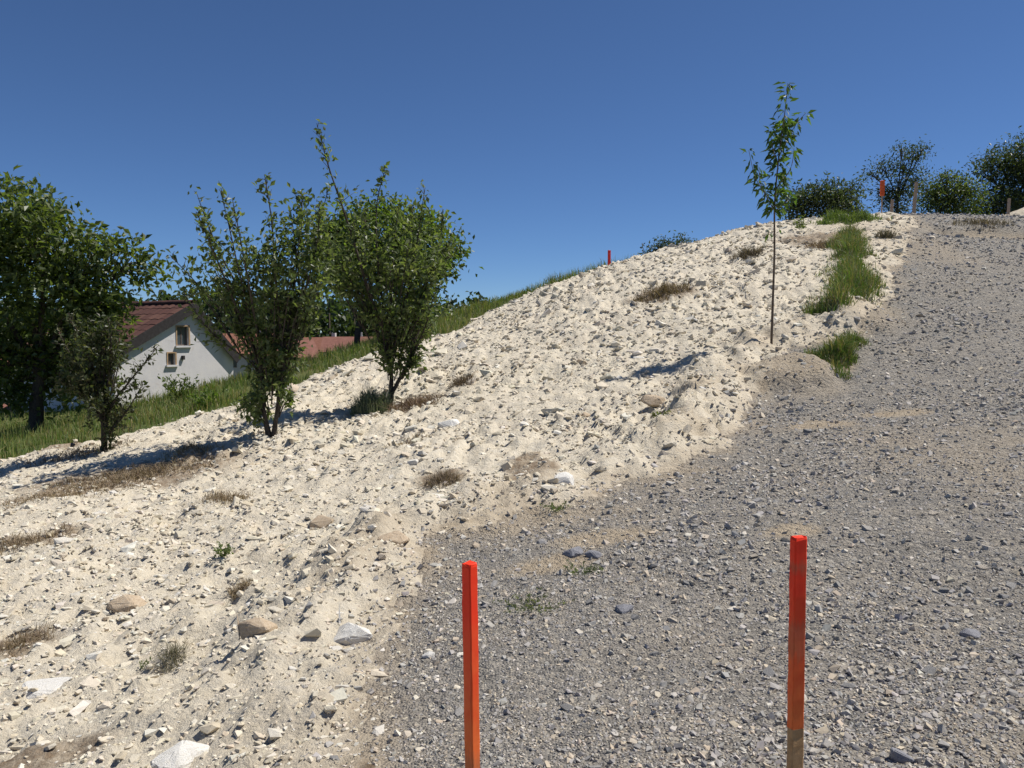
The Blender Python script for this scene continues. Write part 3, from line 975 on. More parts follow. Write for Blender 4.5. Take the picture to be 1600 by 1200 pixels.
def crest_bush(name, px, d, lumps, label, n, leaf=.14, pal=OLIVE_BACKLIT, cat="bush", clump=.25, tr=.05, aspect=.4):
    b = behind(px, 330, d)
    r = b - Vector(CAMP)
    # picture row of the foot
    den = r.dot(Vector(FWD)); py = 600 - FPX * r.dot(Vector(UPV)) / den
    return lump_tree(name, b, d, (px, py), lumps, label, "shrubs and trees beyond the crest", leaf=leaf, n=n, trunk_r=tr, clump=clump, pal=pal, cat=cat, aspect=aspect, trunk_top=.6)
crest_bush("bush", 1278, 31, [(1260, 318, 26), (1290, 312, 26), (1318, 310, 18), (1332, 292, 9), (1245, 330, 20), (1300, 335, 30)], "dark feathery bush on the skyline just right of the sapling", 6000, pal=OLIVE_BACKLIT)
crest_bush("tree", 1400, 34, [(1395, 300, 26), (1380, 265, 16), (1412, 262, 18), (1430, 245, 14), (1405, 240, 9), (1362, 275, 10), (1400, 325, 28), (1438, 238, 8), (1425, 285, 18)], "airy thin-branched tree on the skyline behind the orange-topped stake", 3600, leaf=.13, pal=OLIVE_BACKLIT, cat="tree", clump=.22)
crest_bush("bush", 1478, 36, [(1460, 305, 26), (1488, 300, 26), (1506, 305, 20), (1475, 282, 10), (1470, 330, 30), (1510, 335, 28)], "green bush on the skyline where the track meets the crest", 6500, pal=DARKG + OLIVE_BACKLIT, clump=.25)
crest_bush("tree", 1582, 38, [(1570, 255, 32), (1600, 250, 36), (1545, 275, 22), (1590, 290, 34), (1560, 310, 28), (1630, 270, 45), (1600, 325, 34), (1640, 320, 40)], "tall dark feathery tree at the right edge of the skyline", 12500, pal=OLIVE_BACKLIT, cat="tree", clump=.3, tr=.09, leaf=.16)
crest_bush("bush", 1545, 37, [(1530, 330, 18), (1552, 326, 18), (1572, 328, 18)], "low dark hedge bush under the tall tree on the skyline", 2200, pal=OLIVE_BACKLIT)
crest_bush("bush", 1045, 28.5, [(1025, 392, 14), (1045, 388, 14), (1068, 384, 12), (1085, 385, 8), (1040, 405, 18)], "small dark bush peeking over the skyline of the bare slope", 1500, leaf=.11, pal=OLIVE_BACKLIT, clump=.16, tr=.02)

# ------------------------------------------------------------------ grass
def patch(poly, n, soft, h0, h1, wd, pal, lean, label):
    """grass growing over a surveyed patch of ground, thinning and shortening towards its edge"""
    W_ = np.array([hit(*p)[:2] for p in poly])
    lo = W_.min(0) - soft; hi = W_.max(0) + soft
    X = lo[0] + (hi[0] - lo[0]) * rng.random(n * 8); Y = lo[1] + (hi[1] - lo[1]) * rng.random(n * 8)
    d = seg_dist(X, Y, np.vstack([W_, W_[:1]]))
    sd = np.where(inside(X, Y, W_), d, -d) / soft + 1.45 * fbm(X * 2.6, Y * 2.6, 99, 4)
    k = rng.random(len(X)) < sstep(-.8, 1.0, sd) * (.35 + .65 * vnoise(X * 5, Y * 5, 98))
    X, Y, sd = X[k][:n], Y[k][:n], sd[k][:n]
    Hh = (h0 + (h1 - h0) * rng.random(len(X)) ** 1.6) * (.35 + .65 * sstep(-.5, 1.6, sd)) * (.6 + .8 * vnoise(X * 3, Y * 3, 97))
    o = obj("grass_patch", blades("grass_patch", X, Y, Hh, np.full(len(X), wd), pal, M_GRASS, lean), M_GRASS)
    return tag(o, label, "grass", kind="stuff")
patch([(1262, 505), (1315, 508), (1368, 470), (1358, 430), (1343, 395), (1338, 365), (1314, 368), (1310, 420), (1290, 470)], 17000, .28, .14, .58, .012, GREEN_BL, .7, "long strip of tall green grass between the slope and the track")
patch([(1282, 565), (1308, 592), (1330, 575), (1332, 535), (1302, 545)], 4600, .2, .10, .46, .011, GREEN_BL, .7, "smaller tuft of green grass beside the sandy mound")
patch([(1290, 352), (1362, 346), (1362, 342), (1305, 342)], 3200, .45, .10, .55, .018, [(.12, .18, .045), (.16, .20, .055), (.10, .15, .04)], .55, "light green grass growing along the crest below the skyline bushes")
# bank grass along the rim
n = 150000
X = -22 + 28 * rng.random(n); Y = 9 + 24 * rng.random(n)
gs = rim_sd(X, Y)
k = (gs > -.05) & (np.abs(X / Y) < .85) & (rng.random(n) < .35 + .65 * np.exp(-np.maximum(gs, 0) / 3)) & (vnoise(X * 1.3, Y * 1.3, 64) > .2)
X, Y, gs = X[k][:62000], Y[k][:62000], gs[k][:62000]
Hh = (.10 + .22 * rng.random(len(X)) ** 1.5) * (.7 + .8 * vnoise(X * .8, Y * .8, 66))
o = obj("bank_grass", blades("bank_grass", X, Y, Hh, np.full(len(X), .016), BANK_BL, M_GRASS, .45), M_GRASS)
tag(o, "green and straw coloured grass along the rim of the bank", "grass", kind="stuff")
# weeds of the rim: leafy low plants
def weed(px, py, r, n, label, pal=DARKG, leaf=.05, h=1.0, name="weed", group="weeds on the pale bank"):
    b = foot(px, py)
    root = b
    Lv = Leaves()
    k = max(7, n // 14)
    Vs, Fs = [], []
    per = n // k
    for i in range(k):
        a = 6.283 * (i + random.random()) / k
        e = np.array([math.cos(a) * r * random.uniform(.3, 1.0), math.sin(a) * r * random.uniform(.3, 1.0), r * .8 * h * random.uniform(.4, 1.0) + .01])
        tt = (.15 + .85 * rng.random(per))[:, None]
        P = e[None] * tt + rng.normal(size=(per, 3)) * leaf * .18
        P[:, 2] = np.maximum(P[:, 2], .004)
        l = leaf * (.6 + .8 * rng.random(per))
        Lv.add(P, rnd_dir(per, .3) + e[None] / r * .5, l, l * .45, tints(per, pal))
        # the stem, a narrow blade from the root
        Lv.add(np.array([[0, 0, -.01]]), e[None], np.array([np.linalg.norm(e)]), np.array([leaf * .12]), tints(1, pal))
    o = obj(name, Lv.mesh(name), M_LEAF, None, b)
    return tag(o, label, "weed", group)
weed(350, 872, .13, 130, "small green weed alone in the middle of the left foreground bank", [(.10, .14, .05), (.13, .16, .07)], .035)
weed(1030, 678, .13, 110, "small green weed on the slope below the flat brown slab", [(.11, .13, .05), (.15, .15, .07)], .04)
weed(225, 1038, .05, 40, "tiny green weed between the whitish rocks at lower left", [(.11, .14, .05)], .02)
weed(830, 955, .28, 260, "flat grey-green weed on the gravel right of the nearest stake", [(.12, .14, .09), (.15, .16, .11)], .022, .25)
weed(908, 893, .17, 150, "flat green weed on the gravel below the bluish cobble", [(.10, .13, .07), (.13, .15, .09)], .022, .3)
weed(1250, 362, .25, 160, "little green plant on the slope right of the sapling near the crest", DARKG, .08, 2.0)
weed(380, 640, .3, 160, "dark green weed at the rim right of the house", DARKG, .07)
weed(280, 628, .5, 420, "dark green leafy weed clump against the house end wall", DARKG, .09, 1.6)
weed(320, 640, .45, 300, "green weed clump at the rim in front of the house corner", BRIGHT, .08, 1.2)
weed(868, 800, .18, 120, "low green weed at the foot of the worn lip", [(.10, .13, .06)], .025, .3)

# grey-green shrublet and dry tufts
def tuft(px, py, r, n, h, pal, label, mat=None, lean=1.4, name="dry_grass_tuft", cat="dry grass", group="tufts on the pale bank", rx=1.0, rot=0.0, wd=.006):
    b = foot(px, py)
    a = rng.random(n) * 6.283; q = r * .95 * rng.random(n) ** .75
    ox, oy = np.cos(a) * q * rx, np.sin(a) * q
    if rot: ox, oy = ox * math.cos(rot) - oy * math.sin(rot), ox * math.sin(rot) + oy * math.cos(rot)
    Z = ground(b.x + ox, b.y + oy)[0] - b.z - .01
    hh = h * (.4 + .8 * rng.random(n)) * np.exp(-(q / (r * 1.3)) ** 2)
    me = blades(name, ox, oy, hh + .02, np.full(n, wd), pal, None, lean, Z)
    o = obj(name, me, mat or M_DRY, None, b)
    return tag(o, label, cat, group)
tuft(580, 640, .34, 1500, .42, GREY_BL, "grey-green twiggy shrub at the left foot of the tallest fruit tree", M_GRASS, .7, "shrub", "shrub", wd=.010)
tuft(650, 632, .45, 900, .20, [(.20, .13, .09), (.26, .18, .12), (.15, .10, .07)], "reddish brown dry tuft at the right foot of the tallest fruit tree", wd=.008)
tuft(722, 604, .22, 400, .22, [(.13, .09, .065), (.18, .13, .09)], "dark brown dry tuft on the slope right of the tallest fruit tree", wd=.008)
tuft(215, 745, .50, 1800, .12, DRY_BL, "broad mat of dead brown grass below the smallest fruit tree", lean=1.6, rx=2.2, rot=.3, wd=.008)
tuft(110, 775, .40, 800, .08, DRY_BL, "thin dead grass streak left of the broad brown mat", lean=1.8, rx=2.4, rot=.3, wd=.008)
tuft(300, 715, .30, 600, .10, [(.34, .25, .15), (.28, .20, .12)], "straw coloured dry tuft between the smallest and the bush-like fruit tree", lean=1.3, rx=1.6, wd=.008)
tuft(352, 785, .20, 420, .12, DRY_BL, "narrow dry brown tuft in the open bank below the bush-like fruit tree", rx=1.4, rot=.5)
tuft(40, 855, .26, 500, .10, DRY_BL, "dry brown tuft at the left edge of the bank, upper one", lean=1.4, rx=1.8, rot=.4)
tuft(30, 1000, .16, 500, .08, DRY_BL, "dry brown tuft at the left edge of the bank, lower one", lean=1.5, rx=1.5, rot=.6, wd=.004)
tuft(690, 750, .20, 420, .14, [(.16, .12, .085), (.24, .18, .12)], "brown dry tuft above the worn lip near the gravel", wd=.006)
tuft(1033, 462, .45, 700, .22, [(.19, .14, .09), (.25, .19, .12)], "brown grass clump high on the bare slope under the skyline bush", rx=1.5, wd=.014)
tuft(1168, 404, .38, 420, .32, [(.13, .10, .07), (.17, .13, .09)], "dark brown clump on the slope just left of the sapling stem", wd=.015)
tuft(1385, 372, .28, 260, .30, [(.11, .10, .075), (.15, .12, .09)], "dark dry clump on the sandy strip beside the upper track", wd=.014)
tuft(1290, 385, .55, 600, .20, [(.20, .14, .11), (.26, .19, .14)], "reddish dry brush left of the top of the grass strip", wd=.014)
tuft(640, 690, .20, 260, .07, DRY_BL, "flat dry wisp on the bank below the tallest fruit tree", lean=1.6, rx=1.8)
tuft(270, 1030, .08, 300, .10, [(.16, .15, .10), (.22, .19, .13)], "sparse greyish tuft in the lower left foreground", wd=.003)
tuft(375, 922, .08, 320, .07, DRY_BL, "small dry tuft above the small blocky whitish rock", wd=.004)
tuft(1535, 350, .6, 420, .22, [(.14, .11, .08), (.22, .17, .11)], "dark dry weeds at the hollow in the upper track", rx=1.6, wd=.014)
tuft(120, 712, .5, 700, .12, [(.20, .15, .115), (.26, .20, .15)], "dusty brown dry patch at the rim left of the smallest fruit tree", lean=1.4, rx=1.8, rot=.3, wd=.01)

# ------------------------------------------------------------------ stakes
def mat_paint():
    m, nt, b, _ = new_mat("orange_paint")
    co = coords(nt)
    wood = ramp(nt, noise(nt, co, 30, 5, .6), [(.3, (.22, .12, .06)), (.7, (.36, .21, .11))])
    red = ramp(nt, noise(nt, co, 12, 4, .6), [(.3, (.90, .035, .014)), (.7, (.95, .065, .02))])
    org = ramp(nt, noise(nt, co, 14, 4, .6), [(.3, (.78, .13, .03)), (.7, (.90, .20, .05))])
    fade = ramp(nt, math_n(nt, 'ADD', attr(nt, "fade"), math_n(nt, 'MULTIPLY', noise(nt, co, 7, 5, .65), .5)), [(.45, 0.0), (.95, 1.0)])
    mp = N(nt, "ShaderNodeMapping"); mp.inputs["Scale"].default_value = (90, 90, 4); nt.links.new(co, mp.inputs["Vector"])
    grain = noise(nt, mp.outputs[0], 1.0, 5, .7)
    wear = ramp(nt, math_n(nt, 'ADD', math_n(nt, 'MULTIPLY', math_n(nt, 'ADD', grain, noise(nt, co, 16, 6, .7)), .5), attr(nt, "wear")), [(.62, 0.0), (.80, 1.0)])
    nt.links.new(mixc(nt, math_n(nt, 'MULTIPLY', wear, .42), mixc(nt, fade, red, org), wood), b.inputs["Base Color"])
    b.inputs["Roughness"].default_value = .55
    bump(nt, b, grain, .5, .002)
    return m
M_PAINT = mat_paint()
M_WOOD = mat_plain("stake_wood", (.36, .20, .085), (.54, .34, .17), 25, .8)
M_WOODP = mat_plain("pale_stake_wood", (.36, .25, .17), (.50, .37, .27), 12, .8)
def stake(px, py_top, d, w, t, h, paint, label, rz=0.0, lean=(0, 0), wear=(), paint_mat=None, wood=None, cap=0.004, thin=1.0):
    top = at(px, py_top, d)
    b = Vector((top[0], top[1], gz(top[0], top[1])))
    h = float(top[2] - b.z) if h is None else h
    root = empty("survey_stake", b, rz)
    root.rotation_euler = (lean[0], lean[1], rz)
    W0, T0 = w, t
    def prism(z0, z1, name, mat, pointed=False, capped=False, n=14, k_=1.0):
        w, t = W0 * k_, T0 * k_
        c = min(w, t) * .12
        prof = [(-w/2 + c, -t/2), (w/2 - c, -t/2), (w/2, -t/2 + c), (w/2, t/2 - c), (w/2 - c, t/2), (-w/2 + c, t/2), (-w/2, t/2 - c), (-w/2, -t/2 + c)]
        zs = list(np.linspace(z0, z1, n)); sc_ = [1.0] * n
        if pointed: zs = [z0 - .18] + zs; sc_ = [.15] + sc_
        if capped: zs[-1] = z1 - cap * 2; zs += [z1 - cap * .6, z1]; sc_ += [.93, .80]
        Vv = []; wr = []
        for zz, s in zip(zs, sc_):
            for (x, y) in prof:
                Vv.append((x * s + random.uniform(-.0011, .0011), y * s + random.uniform(-.0011, .0011), zz + (random.uniform(-.004, .003) if zz > z1 - .012 else 0)))
                wv = 0.0
                for (zc, hw) in wear: wv = max(wv, .5 * math.exp(-((zz - zc) / hw) ** 2))
                wr.append(wv)
        m = len(zs); F = []
        for i in range(m - 1):
            for k in range(8):
                F.append((i * 8 + k, i * 8 + (k + 1) % 8, (i + 1) * 8 + (k + 1) % 8, (i + 1) * 8 + k))
        me = np_mesh(name, Vv, [np.array(F), np.array([[ (m - 1) * 8 + k for k in range(8)], [7 - k for k in range(8)]])], attrs={"wear": wr, "fade": [min(1, max(0, (h - p[2]) / .75)) for p in Vv]})
        return obj(name, me, mat, root)
    zp = h - paint
    if paint < h:
        prism(-.02, zp, "bare_shaft", wood or M_WOOD, pointed=True, k_=thin)
        prism(zp, h, "painted_head", paint_mat or M_PAINT, capped=True)
    else:
        prism(-.02, h, "shaft", paint_mat or M_PAINT, pointed=True, capped=True)
    return tag(root, label, "stake", "survey stakes")
stake(739, 881, 2.25, .036, .034, None, .75, "red-orange stake nearest the middle, with two faces in view", rz=math.radians(-42), lean=(0, math.radians(-.9)), wear=[(.28, .06)])
stake(1251, 838, 2.25, .042, .026, None, .56, "red-orange stake at the right with a scuffed band on its paint", rz=math.radians(20), lean=(0, math.radians(-.5)), wear=[(.80, .014), (.58, .05)])
M_RED = mat_plain("red_stake_paint", (.55, .03, .03), (.70, .06, .05), 8, .6)
M_ORG = mat_plain("orange_cloth", (.62, .09, .03), (.72, .14, .045), 8, .8)
stake(952, 391, 24.6, .085, .05, None, 5, "small red stake on the skyline of the bare slope", rz=.3, paint_mat=M_RED)
stake(1379, 282, 28.0, .15, .06, None, .52, "stake with a wide orange top on the skyline in front of the airy tree", rz=.2, paint_mat=M_ORG, wood=M_WOODP, thin=.3)
stake(1429, 284, 27.6, .10, .06, None, .03, "tall bare wooden stake at the left edge of the track on the crest", lean=(0, .06), paint_mat=M_WOODP, wood=M_WOODP)
stake(1393, 312, 28.5, .09, .06, None, .03, "short bare wooden stake between the two taller stakes on the crest", lean=(0, .05), paint_mat=M_WOODP, wood=M_WOODP)
stake(1576, 310, 28.5, .09, .06, None, .03, "short bare wooden stake at the far right of the crest", lean=(0, .03), paint_mat=M_WOODP, wood=M_WOODP)

# ------------------------------------------------------------------ chalk heap at the far right of the crest
def heap():
    c = at(1650, 330, 29.5)
    n = 34
    F = []
    U, Vq = np.meshgrid(np.linspace(-2.5, 2.5, n), np.linspace(-2, 2, n), indexing='ij')
    r = np.hypot(U / 2.4, Vq / 1.9)
    hgt = np.maximum(0, 1 - r) * 1.15 + np.where(r < 1, .06 * fbm(U * 3, Vq * 3, 5, 3), -.1)
    hgt = hgt + ground(c[0] + U, c[1] + Vq)[0] - gz(c[0], c[1])
    Vv = np.stack([U.ravel(), Vq.ravel(), hgt.ravel()], 1)
    for i in range(n - 1):
        for j in range(n - 1):
            F.append((i * n + j, (i + 1) * n + j, (i + 1) * n + j + 1, i * n + j + 1))
    me = np_mesh("chalk_heap", Vv, np.array(F), attrs={"soil": np.full(n * n, .4), "dead": np.zeros(n * n)})
    o = obj("chalk_heap", me, M_CHALK, None, (c[0], c[1], gz(c[0], c[1]) - .02))
    tag(o, "pale heap of spoil at the right end of the crest", "heap")
heap()

# ------------------------------------------------------------------ house by the bank
def mat_wall():
    m, nt, b, _ = new_mat("weathered_render")
    co = coords(nt)
    c = ramp(nt, noise(nt, co, 1.2, 8, .7), [(.3, (.54, .525, .54)), (.5, (.64, .62, .625)), (.7, (.70, .67, .65))])
    c = mixc(nt, ramp(nt, noise(nt, co, 3.0, 5, .6), [(.6, 0.0), (.8, .5)]), c, (.48, .37, .31))
    nt.links.new(c, b.inputs["Base Color"])
    bump(nt, b, noise(nt, co, 20, 6, .7), .4, .02)
    return m
M_WALL = mat_wall()
M_TILE = mat_rock("roof_tile", [(0, (.085, .042, .034)), (.5, (.105, .050, .040)), (1, (.14, .072, .054))], 8)
M_TIMBER = mat_plain("dark_timber", (.025, .022, .022), (.055, .05, .05), 9)
M_SUR = mat_plain("ochre_surround", (.36, .24, .14), (.48, .34, .21), 8)
M_FRAMEW = mat_plain("window_frame_wood", (.10, .08, .07), (.16, .13, .11), 10)
def mat_glass():
    m, nt, b, _ = new_mat("window_glass")
    b.inputs["Base Color"].default_value = (.06, .075, .09, 1)
    b.inputs["Roughness"].default_value = .12
    b.inputs["Specular IOR Level"].default_value = .6
    co = coords(nt)
    bump(nt, b, noise(nt, co, 3, 2, .5), .05, .01)
    return m
M_GLASS = mat_glass()

def box(x0, x1, y0, y1, z0, z1):
    Vv = [(x, y, z) for z in (z0, z1) for y in (y0, y1) for x in (x0, x1)]
    F = [(0, 2, 3, 1), (4, 5, 7, 6), (0, 1, 5, 4), (2, 6, 7, 3), (0, 4, 6, 2), (1, 3, 7, 5)]
    return Vv, F
def boxes(name, bl, mat, parent):
    Vv, F = [], []
    for b in bl:
        v, f = box(*b)
        F += [tuple(i + len(Vv) for i in q) for q in f]; Vv += v
    return obj(name, np_mesh(name, Vv, np.array(F)), mat, parent)

def house():
    # local frame: x along the gable wall (to the right), y into the house, z up; the gable faces the camera and a little right
    th = math.radians(58)
    O = at(297, 560, 32.0)
    ex = np.array([math.cos(th), math.sin(th), 0]); ey = np.array([-math.sin(th), math.cos(th), 0])
    def onwall(px, py):
        r = ray(px, py)
        t = ((O - CAMP) @ ey) / (r @ ey)
        P = CAMP + r * t - O
        return P @ ex, P[2]
    zb = onwall(200, 668)[1]
    apx, apz = onwall(299, 478)
    rx, rz_ = onwall(364, 553)
    lx, lz = onwall(176, 551)
    root = empty("house", Vector((O[0], O[1], O[2] + zb)), th)
    apz -= zb; rz_ -= zb; lz -= zb
    D = 6.5
    # walls
    wins = []
    for (a, b, c, d) in [(276, 295, 510, 540), (262, 274, 552, 570)]:
        x0, z1 = onwall(a, c); x1, z0 = onwall(b, d)
        wins.append((x0, x1, z0 - zb, z1 - zb))
    def roofz(x): return lz + (apz - lz) * (x - lx) / (apx - lx) if x < apx else rz_ + (apz - rz_) * (rx - x) / (rx - apx)
    xs = sorted(set([lx, rx, apx] + [w for q in wins for w in q[:2]]))
    Vv, F = [], []
    def quad(p): F.append(tuple(range(len(Vv), len(Vv) + len(p)))); Vv.extend(p)
    for a, b in zip(xs[:-1], xs[1:]):
        holes = sorted([(w[2], w[3]) for w in wins if w[0] <= a + 1e-6 and w[1] >= b - 1e-6])
        zc = 0.0
        for h0, h1 in holes:
            quad([(a, 0, zc), (b, 0, zc), (b, 0, h0), (a, 0, h0)]); zc = h1
        quad([(a, 0, zc), (b, 0, zc), (b, 0, roofz(b)), (a, 0, roofz(a))])
    for (x0, x1, z0, z1) in wins:     # reveals
        for p in ([(x0, 0, z0), (x0, 0, z1), (x0, .16, z1), (x0, .16, z0)], [(x1, 0, z0), (x1, .16, z0), (x1, .16, z1), (x1, 0, z1)],
                  [(x0, 0, z1), (x1, 0, z1), (x1, .16, z1), (x0, .16, z1)], [(x0, 0, z0), (x0, .16, z0), (x1, .16, z0), (x1, 0, z0)]):
            quad(p)
    quad([(rx, 0, 0), (rx, D, 0), (rx, D, rz_), (rx, 0, rz_)]); quad([(lx, D, 0), (lx, 0, 0), (lx, 0, lz), (lx, D, lz)])
    quad([(lx, D, 0), (lx, D, lz), (apx, D, apz), (rx, D, rz_), (rx, D, 0)])
    me = bpy.data.meshes.new("wall"); me.from_pydata([tuple(map(float, p)) for p in Vv], [], F); me.update()
    wall = obj("wall", me, M_WALL, root)
    # plinth line cracked off
    boxes("plinth", [(lx - .03, rx + .03, -.03, .0, 0, .35)], mat_plain("plinth_render", (.40, .36, .35), (.52, .46, .43), 4), root)
    for (x0, x1, z0, z1) in wins:
        w = boxes("window", [(x0, x0 + .05, .10, .15, z0, z1), (x1 - .05, x1, .10, .15, z0, z1), (x0 + .05, x1 - .05, .10, .15, z0, z0 + .05), (x0 + .05, x1 - .05, .10, .15, z1 - .05, z1),
                             ((x0 + x1) / 2 - .02, (x0 + x1) / 2 + .02, .105, .145, z0 + .05, z1 - .05)], M_FRAMEW, root)
        boxes("pane", [(x0 + .05, (x0 + x1) / 2 - .02, .12, .13, z0 + .05, z1 - .05)], M_GLASS, w)
        boxes("pane", [((x0 + x1) / 2 + .02, x1 - .05, .12, .13, z0 + .05, z1 - .05)], M_GLASS, w)
        boxes("surround", [(x0 - .05, x0, -.02, .004, z0, z1 + .05), (x1, x1 + .06, -.02, .004, z0, z1 + .05), (x0, x1, -.02, .004, z1, z1 + .05)], M_SUR, w)
        boxes("sill", [(x0 - .1, x1 + .1, -.09, .02, z0 - .07, z0)], M_WALL, w)
    # roof: boards, barge boards, tiles in rows
    ov = .17; eo = .30
    def plane(side):
        if side < 0: e = np.array([lx, lz]); 
        else: e = np.array([rx, rz_])
        a = np.array([apx, apz]); dv = e - a; ln = np.linalg.norm(dv); dv /= ln
        nn = np.array([-dv[1], dv[0]]);  nn = nn if nn[1] > 0 else -nn
        return a, dv, nn, ln + eo
    deck_v = []; deck_f = []
    roof = None
    for side in (-1, 1):
        a, dv, nn, ln = plane(side)
        e = a + dv * ln
        Vv = []
        for y in (-ov, D + .3):
            for off in (.015, .10):
                for q in (a, e):
                    p = q + nn * off
                    if q is a: p = np.array([apx, apz + off / abs(nn[1])])
                    Vv.append((p[0], y, p[1]))
        Fq = [(0, 1, 3, 2), (4, 6, 7, 5), (0, 4, 5, 1), (2, 3, 7, 6), (1, 5, 7, 3), (0, 2, 6, 4)]
        b = len(deck_v); deck_v += Vv; deck_f += [tuple(i + b for i in q) for q in Fq]
    roof = obj("roof", np_mesh("roof", deck_v, np.array(deck_f)), M_TIMBER, root)
    tm = {}
    for side in (-1, 1):
        a, dv, nn, ln = plane(side)
        # tile strips: each a shallow curved course, shared mesh
        tl = ln / 9.0; nrow = 9; ncol = 16; tw = (D + .3 + ov) / ncol
        Vv = []; Fq = []
        seg = 5
        for j in range(2):
            for k in range(seg + 1):
                u = k / seg
                hgt = .03 * math.sin(math.pi * u) + (.022 if j == 1 else .006)
                s = (0 if j == 0 else tl * 1.08)
                Vv.append((s, (u - .5) * tw, hgt))
        for k in range(seg): Fq.append((k, k + 1, seg + 1 + k + 1, seg + 1 + k))
        bb = len(Vv)
        for k in range(seg + 1): Vv.append((tl * 1.08, (k / seg - .5) * tw, -.01))
        for k in range(seg): Fq.append((seg + 1 + k, seg + 1 + k + 1, bb + k + 1, bb + k))
        me = np_mesh("roof_tile", Vv, np.array(Fq)); me.materials.append(M_TILE)
        for r in range(nrow):
            for c in range(ncol):
                o = bpy.data.objects.new("roof_tile", me); COL.objects.link(o); o.parent = roof
                q = a + dv * (tl * r) + nn * .10
                if r == 0: q = np.array([apx, apz + .10 / abs(nn[1])]) + dv * .0
                ax = Vector((dv[0], 0, dv[1])); az = Vector((nn[0], 0, nn[1])); ay = az.cross(ax)
                M = Matrix((ax, ay, az)).transposed().to_4x4()
                M.translation = Vector((q[0], -ov + tw * (c + .5), q[1] + random.uniform(0, .012)))
                o.matrix_local = M
        # barge board under the verge
        e = a + dv * ln
        Vv = []
        for y in (-ov - .03, -ov - .002):
            for off in (-.24, .13):
                for q in (a, e):
                    p = q + nn * off if q is e else np.array([apx, apz + off / abs(nn[1])])
                    Vv.append((p[0], y, p[1]))
        obj("barge_board", np_mesh("barge_board", Vv, np.array([(0, 1, 3, 2), (4, 6, 7, 5), (0, 4, 5, 1), (2, 3, 7, 6), (1, 5, 7, 3), (0, 2, 6, 4)])), M_TIMBER, roof)
    # ridge tiles
    nr = 18
    for c in range(nr):
        Vv = []; Fq = []
        L_ = (D + .3 + ov) / nr
        for j in (0, 1):
            for k in range(7):
                t = math.pi * k / 6
                Vv.append((math.cos(t) * .15, j * L_ * 1.04, math.sin(t) * .13))
        for k in range(6): Fq.append((k, k + 1, 7 + k + 1, 7 + k))
        if c == 0: rm = np_mesh("ridge_tile", Vv, np.array(Fq)); rm.materials.append(M_TILE)
        o = bpy.data.objects.new("ridge_tile", rm); COL.objects.link(o); o.parent = roof
        o.location = (apx, -ov + L_ * c, apz + .115 + random.uniform(0, .012))
    # small lamp bracket on the wall
    bx, bz = onwall(285, 558)
    boxes("wall_lamp", [(bx - .05, bx + .05, -.10, -.005, bz - zb - .10, bz - zb + .06)], M_TIMBER, root)
    tag(root, "small pale rendered house with red tiled roof and two gable windows", "house")
house()

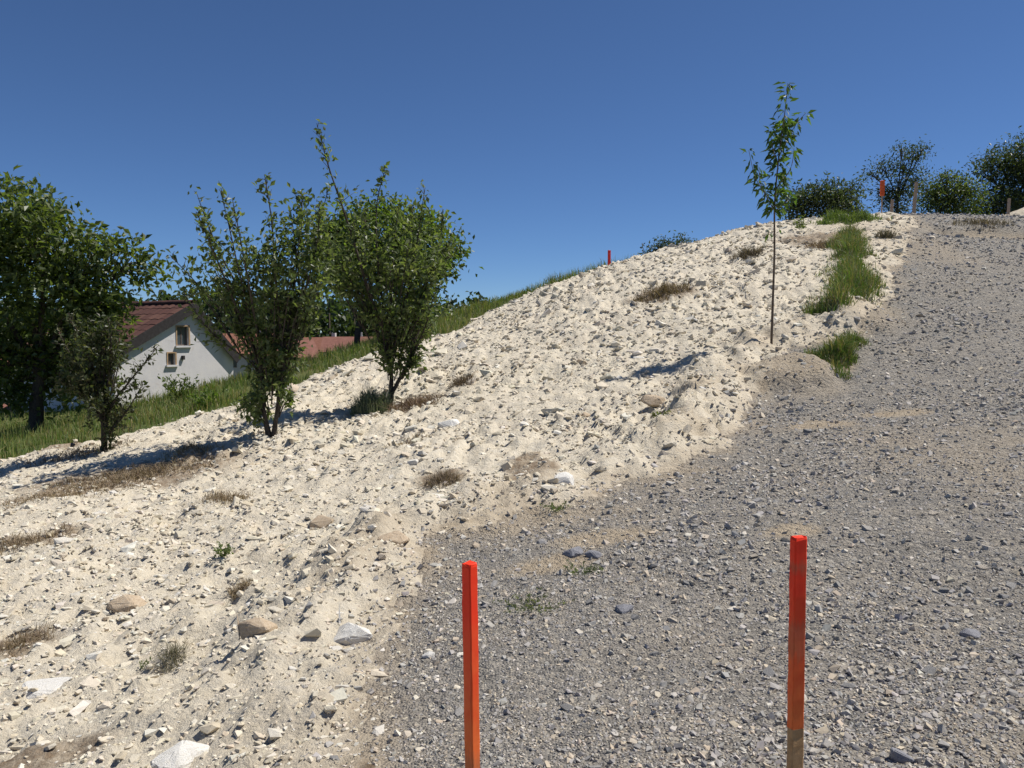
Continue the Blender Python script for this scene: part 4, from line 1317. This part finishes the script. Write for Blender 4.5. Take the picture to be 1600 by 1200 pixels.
# ------------------------------------------------------------------ far village roofs and the wood behind
M_FR = mat_plain("far_roof_red", (.17, .075, .05), (.27, .125, .085), 2)
M_FR2 = mat_plain("far_roof_brown", (.16, .07, .055), (.25, .12, .09), 2)
M_FW = mat_plain("far_wall", (.48, .45, .42), (.58, .55, .51), 1.5)
M_FW2 = mat_plain("far_wall_tan", (.36, .27, .20), (.46, .36, .28), 1.5)
def far_house(px, py, d, w, dp, hw, hr, rz, roofm, wallm, label):
    p = at(px, py, d)       # ridge top
    root = empty("far_house", (p[0], p[1], p[2] - hw - hr), rz)
    h = hw
    Vv = [(-w/2, -dp/2, -3), (w/2, -dp/2, -3), (w/2, dp/2, -3), (-w/2, dp/2, -3), (-w/2, -dp/2, h), (w/2, -dp/2, h), (w/2, dp/2, h), (-w/2, dp/2, h), (-w/2, 0, h + hr - .12), (w/2, 0, h + hr - .12)]
    F4 = [(0, 1, 5, 4), (2, 3, 7, 6)]
    me = bpy.data.meshes.new("wall"); me.from_pydata(Vv, [], [(0, 1, 5, 4), (2, 3, 7, 6), (1, 2, 6, 9, 5), (3, 0, 4, 8, 7)]); me.update()
    obj("wall", me, wallm, root)
    o_ = .5
    k = hr / (dp / 2)
    Vv = []
    for x in (-w/2 - o_, w/2 + o_):
        for (y, z) in [(-dp/2 - o_, h - o_ * k), (0, h + hr), (dp/2 + o_, h - o_ * k), (dp/2 + o_, h - o_ * k - .15), (0, h + hr - .1), (-dp/2 - o_, h - o_ * k - .15)]:
            Vv.append((x, y, z))
    Fq = [(i, (i + 1) % 6, 6 + (i + 1) % 6, 6 + i) for i in range(6)]
    me = bpy.data.meshes.new("roof"); me.from_pydata(Vv, [], Fq + [(0, 1, 4, 5), (1, 2, 3, 4), (6, 11, 10, 7), (7, 10, 9, 8)]); me.update()
    r = obj("roof", me, roofm, root)
    boxes("chimney", [(w * .2, w * .2 + .6, .3, .9, h + hr * .4, h + hr + .7)], wallm, r)
    for s in (-.28, .1, .34):
        wn_ = boxes("window", [(w * s - .55, w * s + .55, -dp/2 - .04, -dp/2 + .02, h - 1.9, h - .6)], M_FRAMEW, root)
        boxes("pane", [(w * s - .45, w * s + .45, -dp/2 - .06, -dp/2 - .042, h - 1.8, h - .7)], M_GLASS, wn_)
    tag(root, label, "house", "village houses beyond the bank")
far_house(388, 521, 95, 6, 6, 3, 2.0, .25, M_FR, M_FW, "far red roof showing just right of the near house")
far_house(506, 527, 130, 6, 6, 3, 1.7, -.2, M_FR, M_FW, "far red roof between the two larger fruit trees")
far_house(446, 531, 85, 5, 5, 2.4, 1.5, .5, M_FR2, M_FW2, "lower brownish far roof seen through the bush-like fruit tree")
far_house(545, 526, 125, 7, 7, 3, 2.0, .1, M_FR2, M_FW, "farthest brownish roof left of the tallest fruit tree")
far_house(48, 532, 70, 6, 6, 3, 1.8, .3, M_FR, M_FW, "far red roofed house glimpsed under the large left tree")
far_house(8, 630, 34, 3.2, 3, 1.6, .8, .4, M_FR2, M_FW2, "brick-brown shed glimpsed behind the large left tree's trunk")

def wood():
    Lv = Leaves(); W = Wood()
    for k in range(190):
        px = -1100 + 1850 * (k + random.random()) / 190
        d = random.uniform(150, 210)
        top = 470 + random.uniform(-14, 16) - (8 if 330 < px < 560 else 0)
        p = at(px, top, d)
        r = random.uniform(3.0, 5.5)
        gzv = float(H0(np.array([p[0]]), np.array([p[1]]))[0])
        c = np.array([p[0], p[1], p[2] - r])
        W.tube([(p[0], p[1], gzv), (p[0], p[1], p[2] - r * .5)], .35, .15, 5)
        n = 280
        cl = rnd_dir(16) * r * np.array([1, 1, 1.0]) * (.5 + .5 * rng.random((16, 1)))
        P = c + cl[rng.integers(0, 16, n)] + rng.normal(size=(n, 3)) * r * .22
        lower = rng.random(n) < .35
        P[lower, 2] = gzv + (P[lower, 2] - gzv) * rng.random(lower.sum())
        l = 1.3 * (.6 + .8 * rng.random(n))
        Lv.add(P, rnd_dir(n), l, l * .7, tints(n, [(.035, .055, .025), (.045, .068, .03), (.055, .075, .035)]))
    me = Lv.mesh("distant_wood")
    o = obj("distant_wood", me, M_LEAF)
    tag(o, "dark distant wood along the horizon behind the village roofs", "wood", kind="stuff")
    t = obj("trunks", W.mesh("trunks"), M_BARK, o)
    t["kind"] = "stuff"
wood()
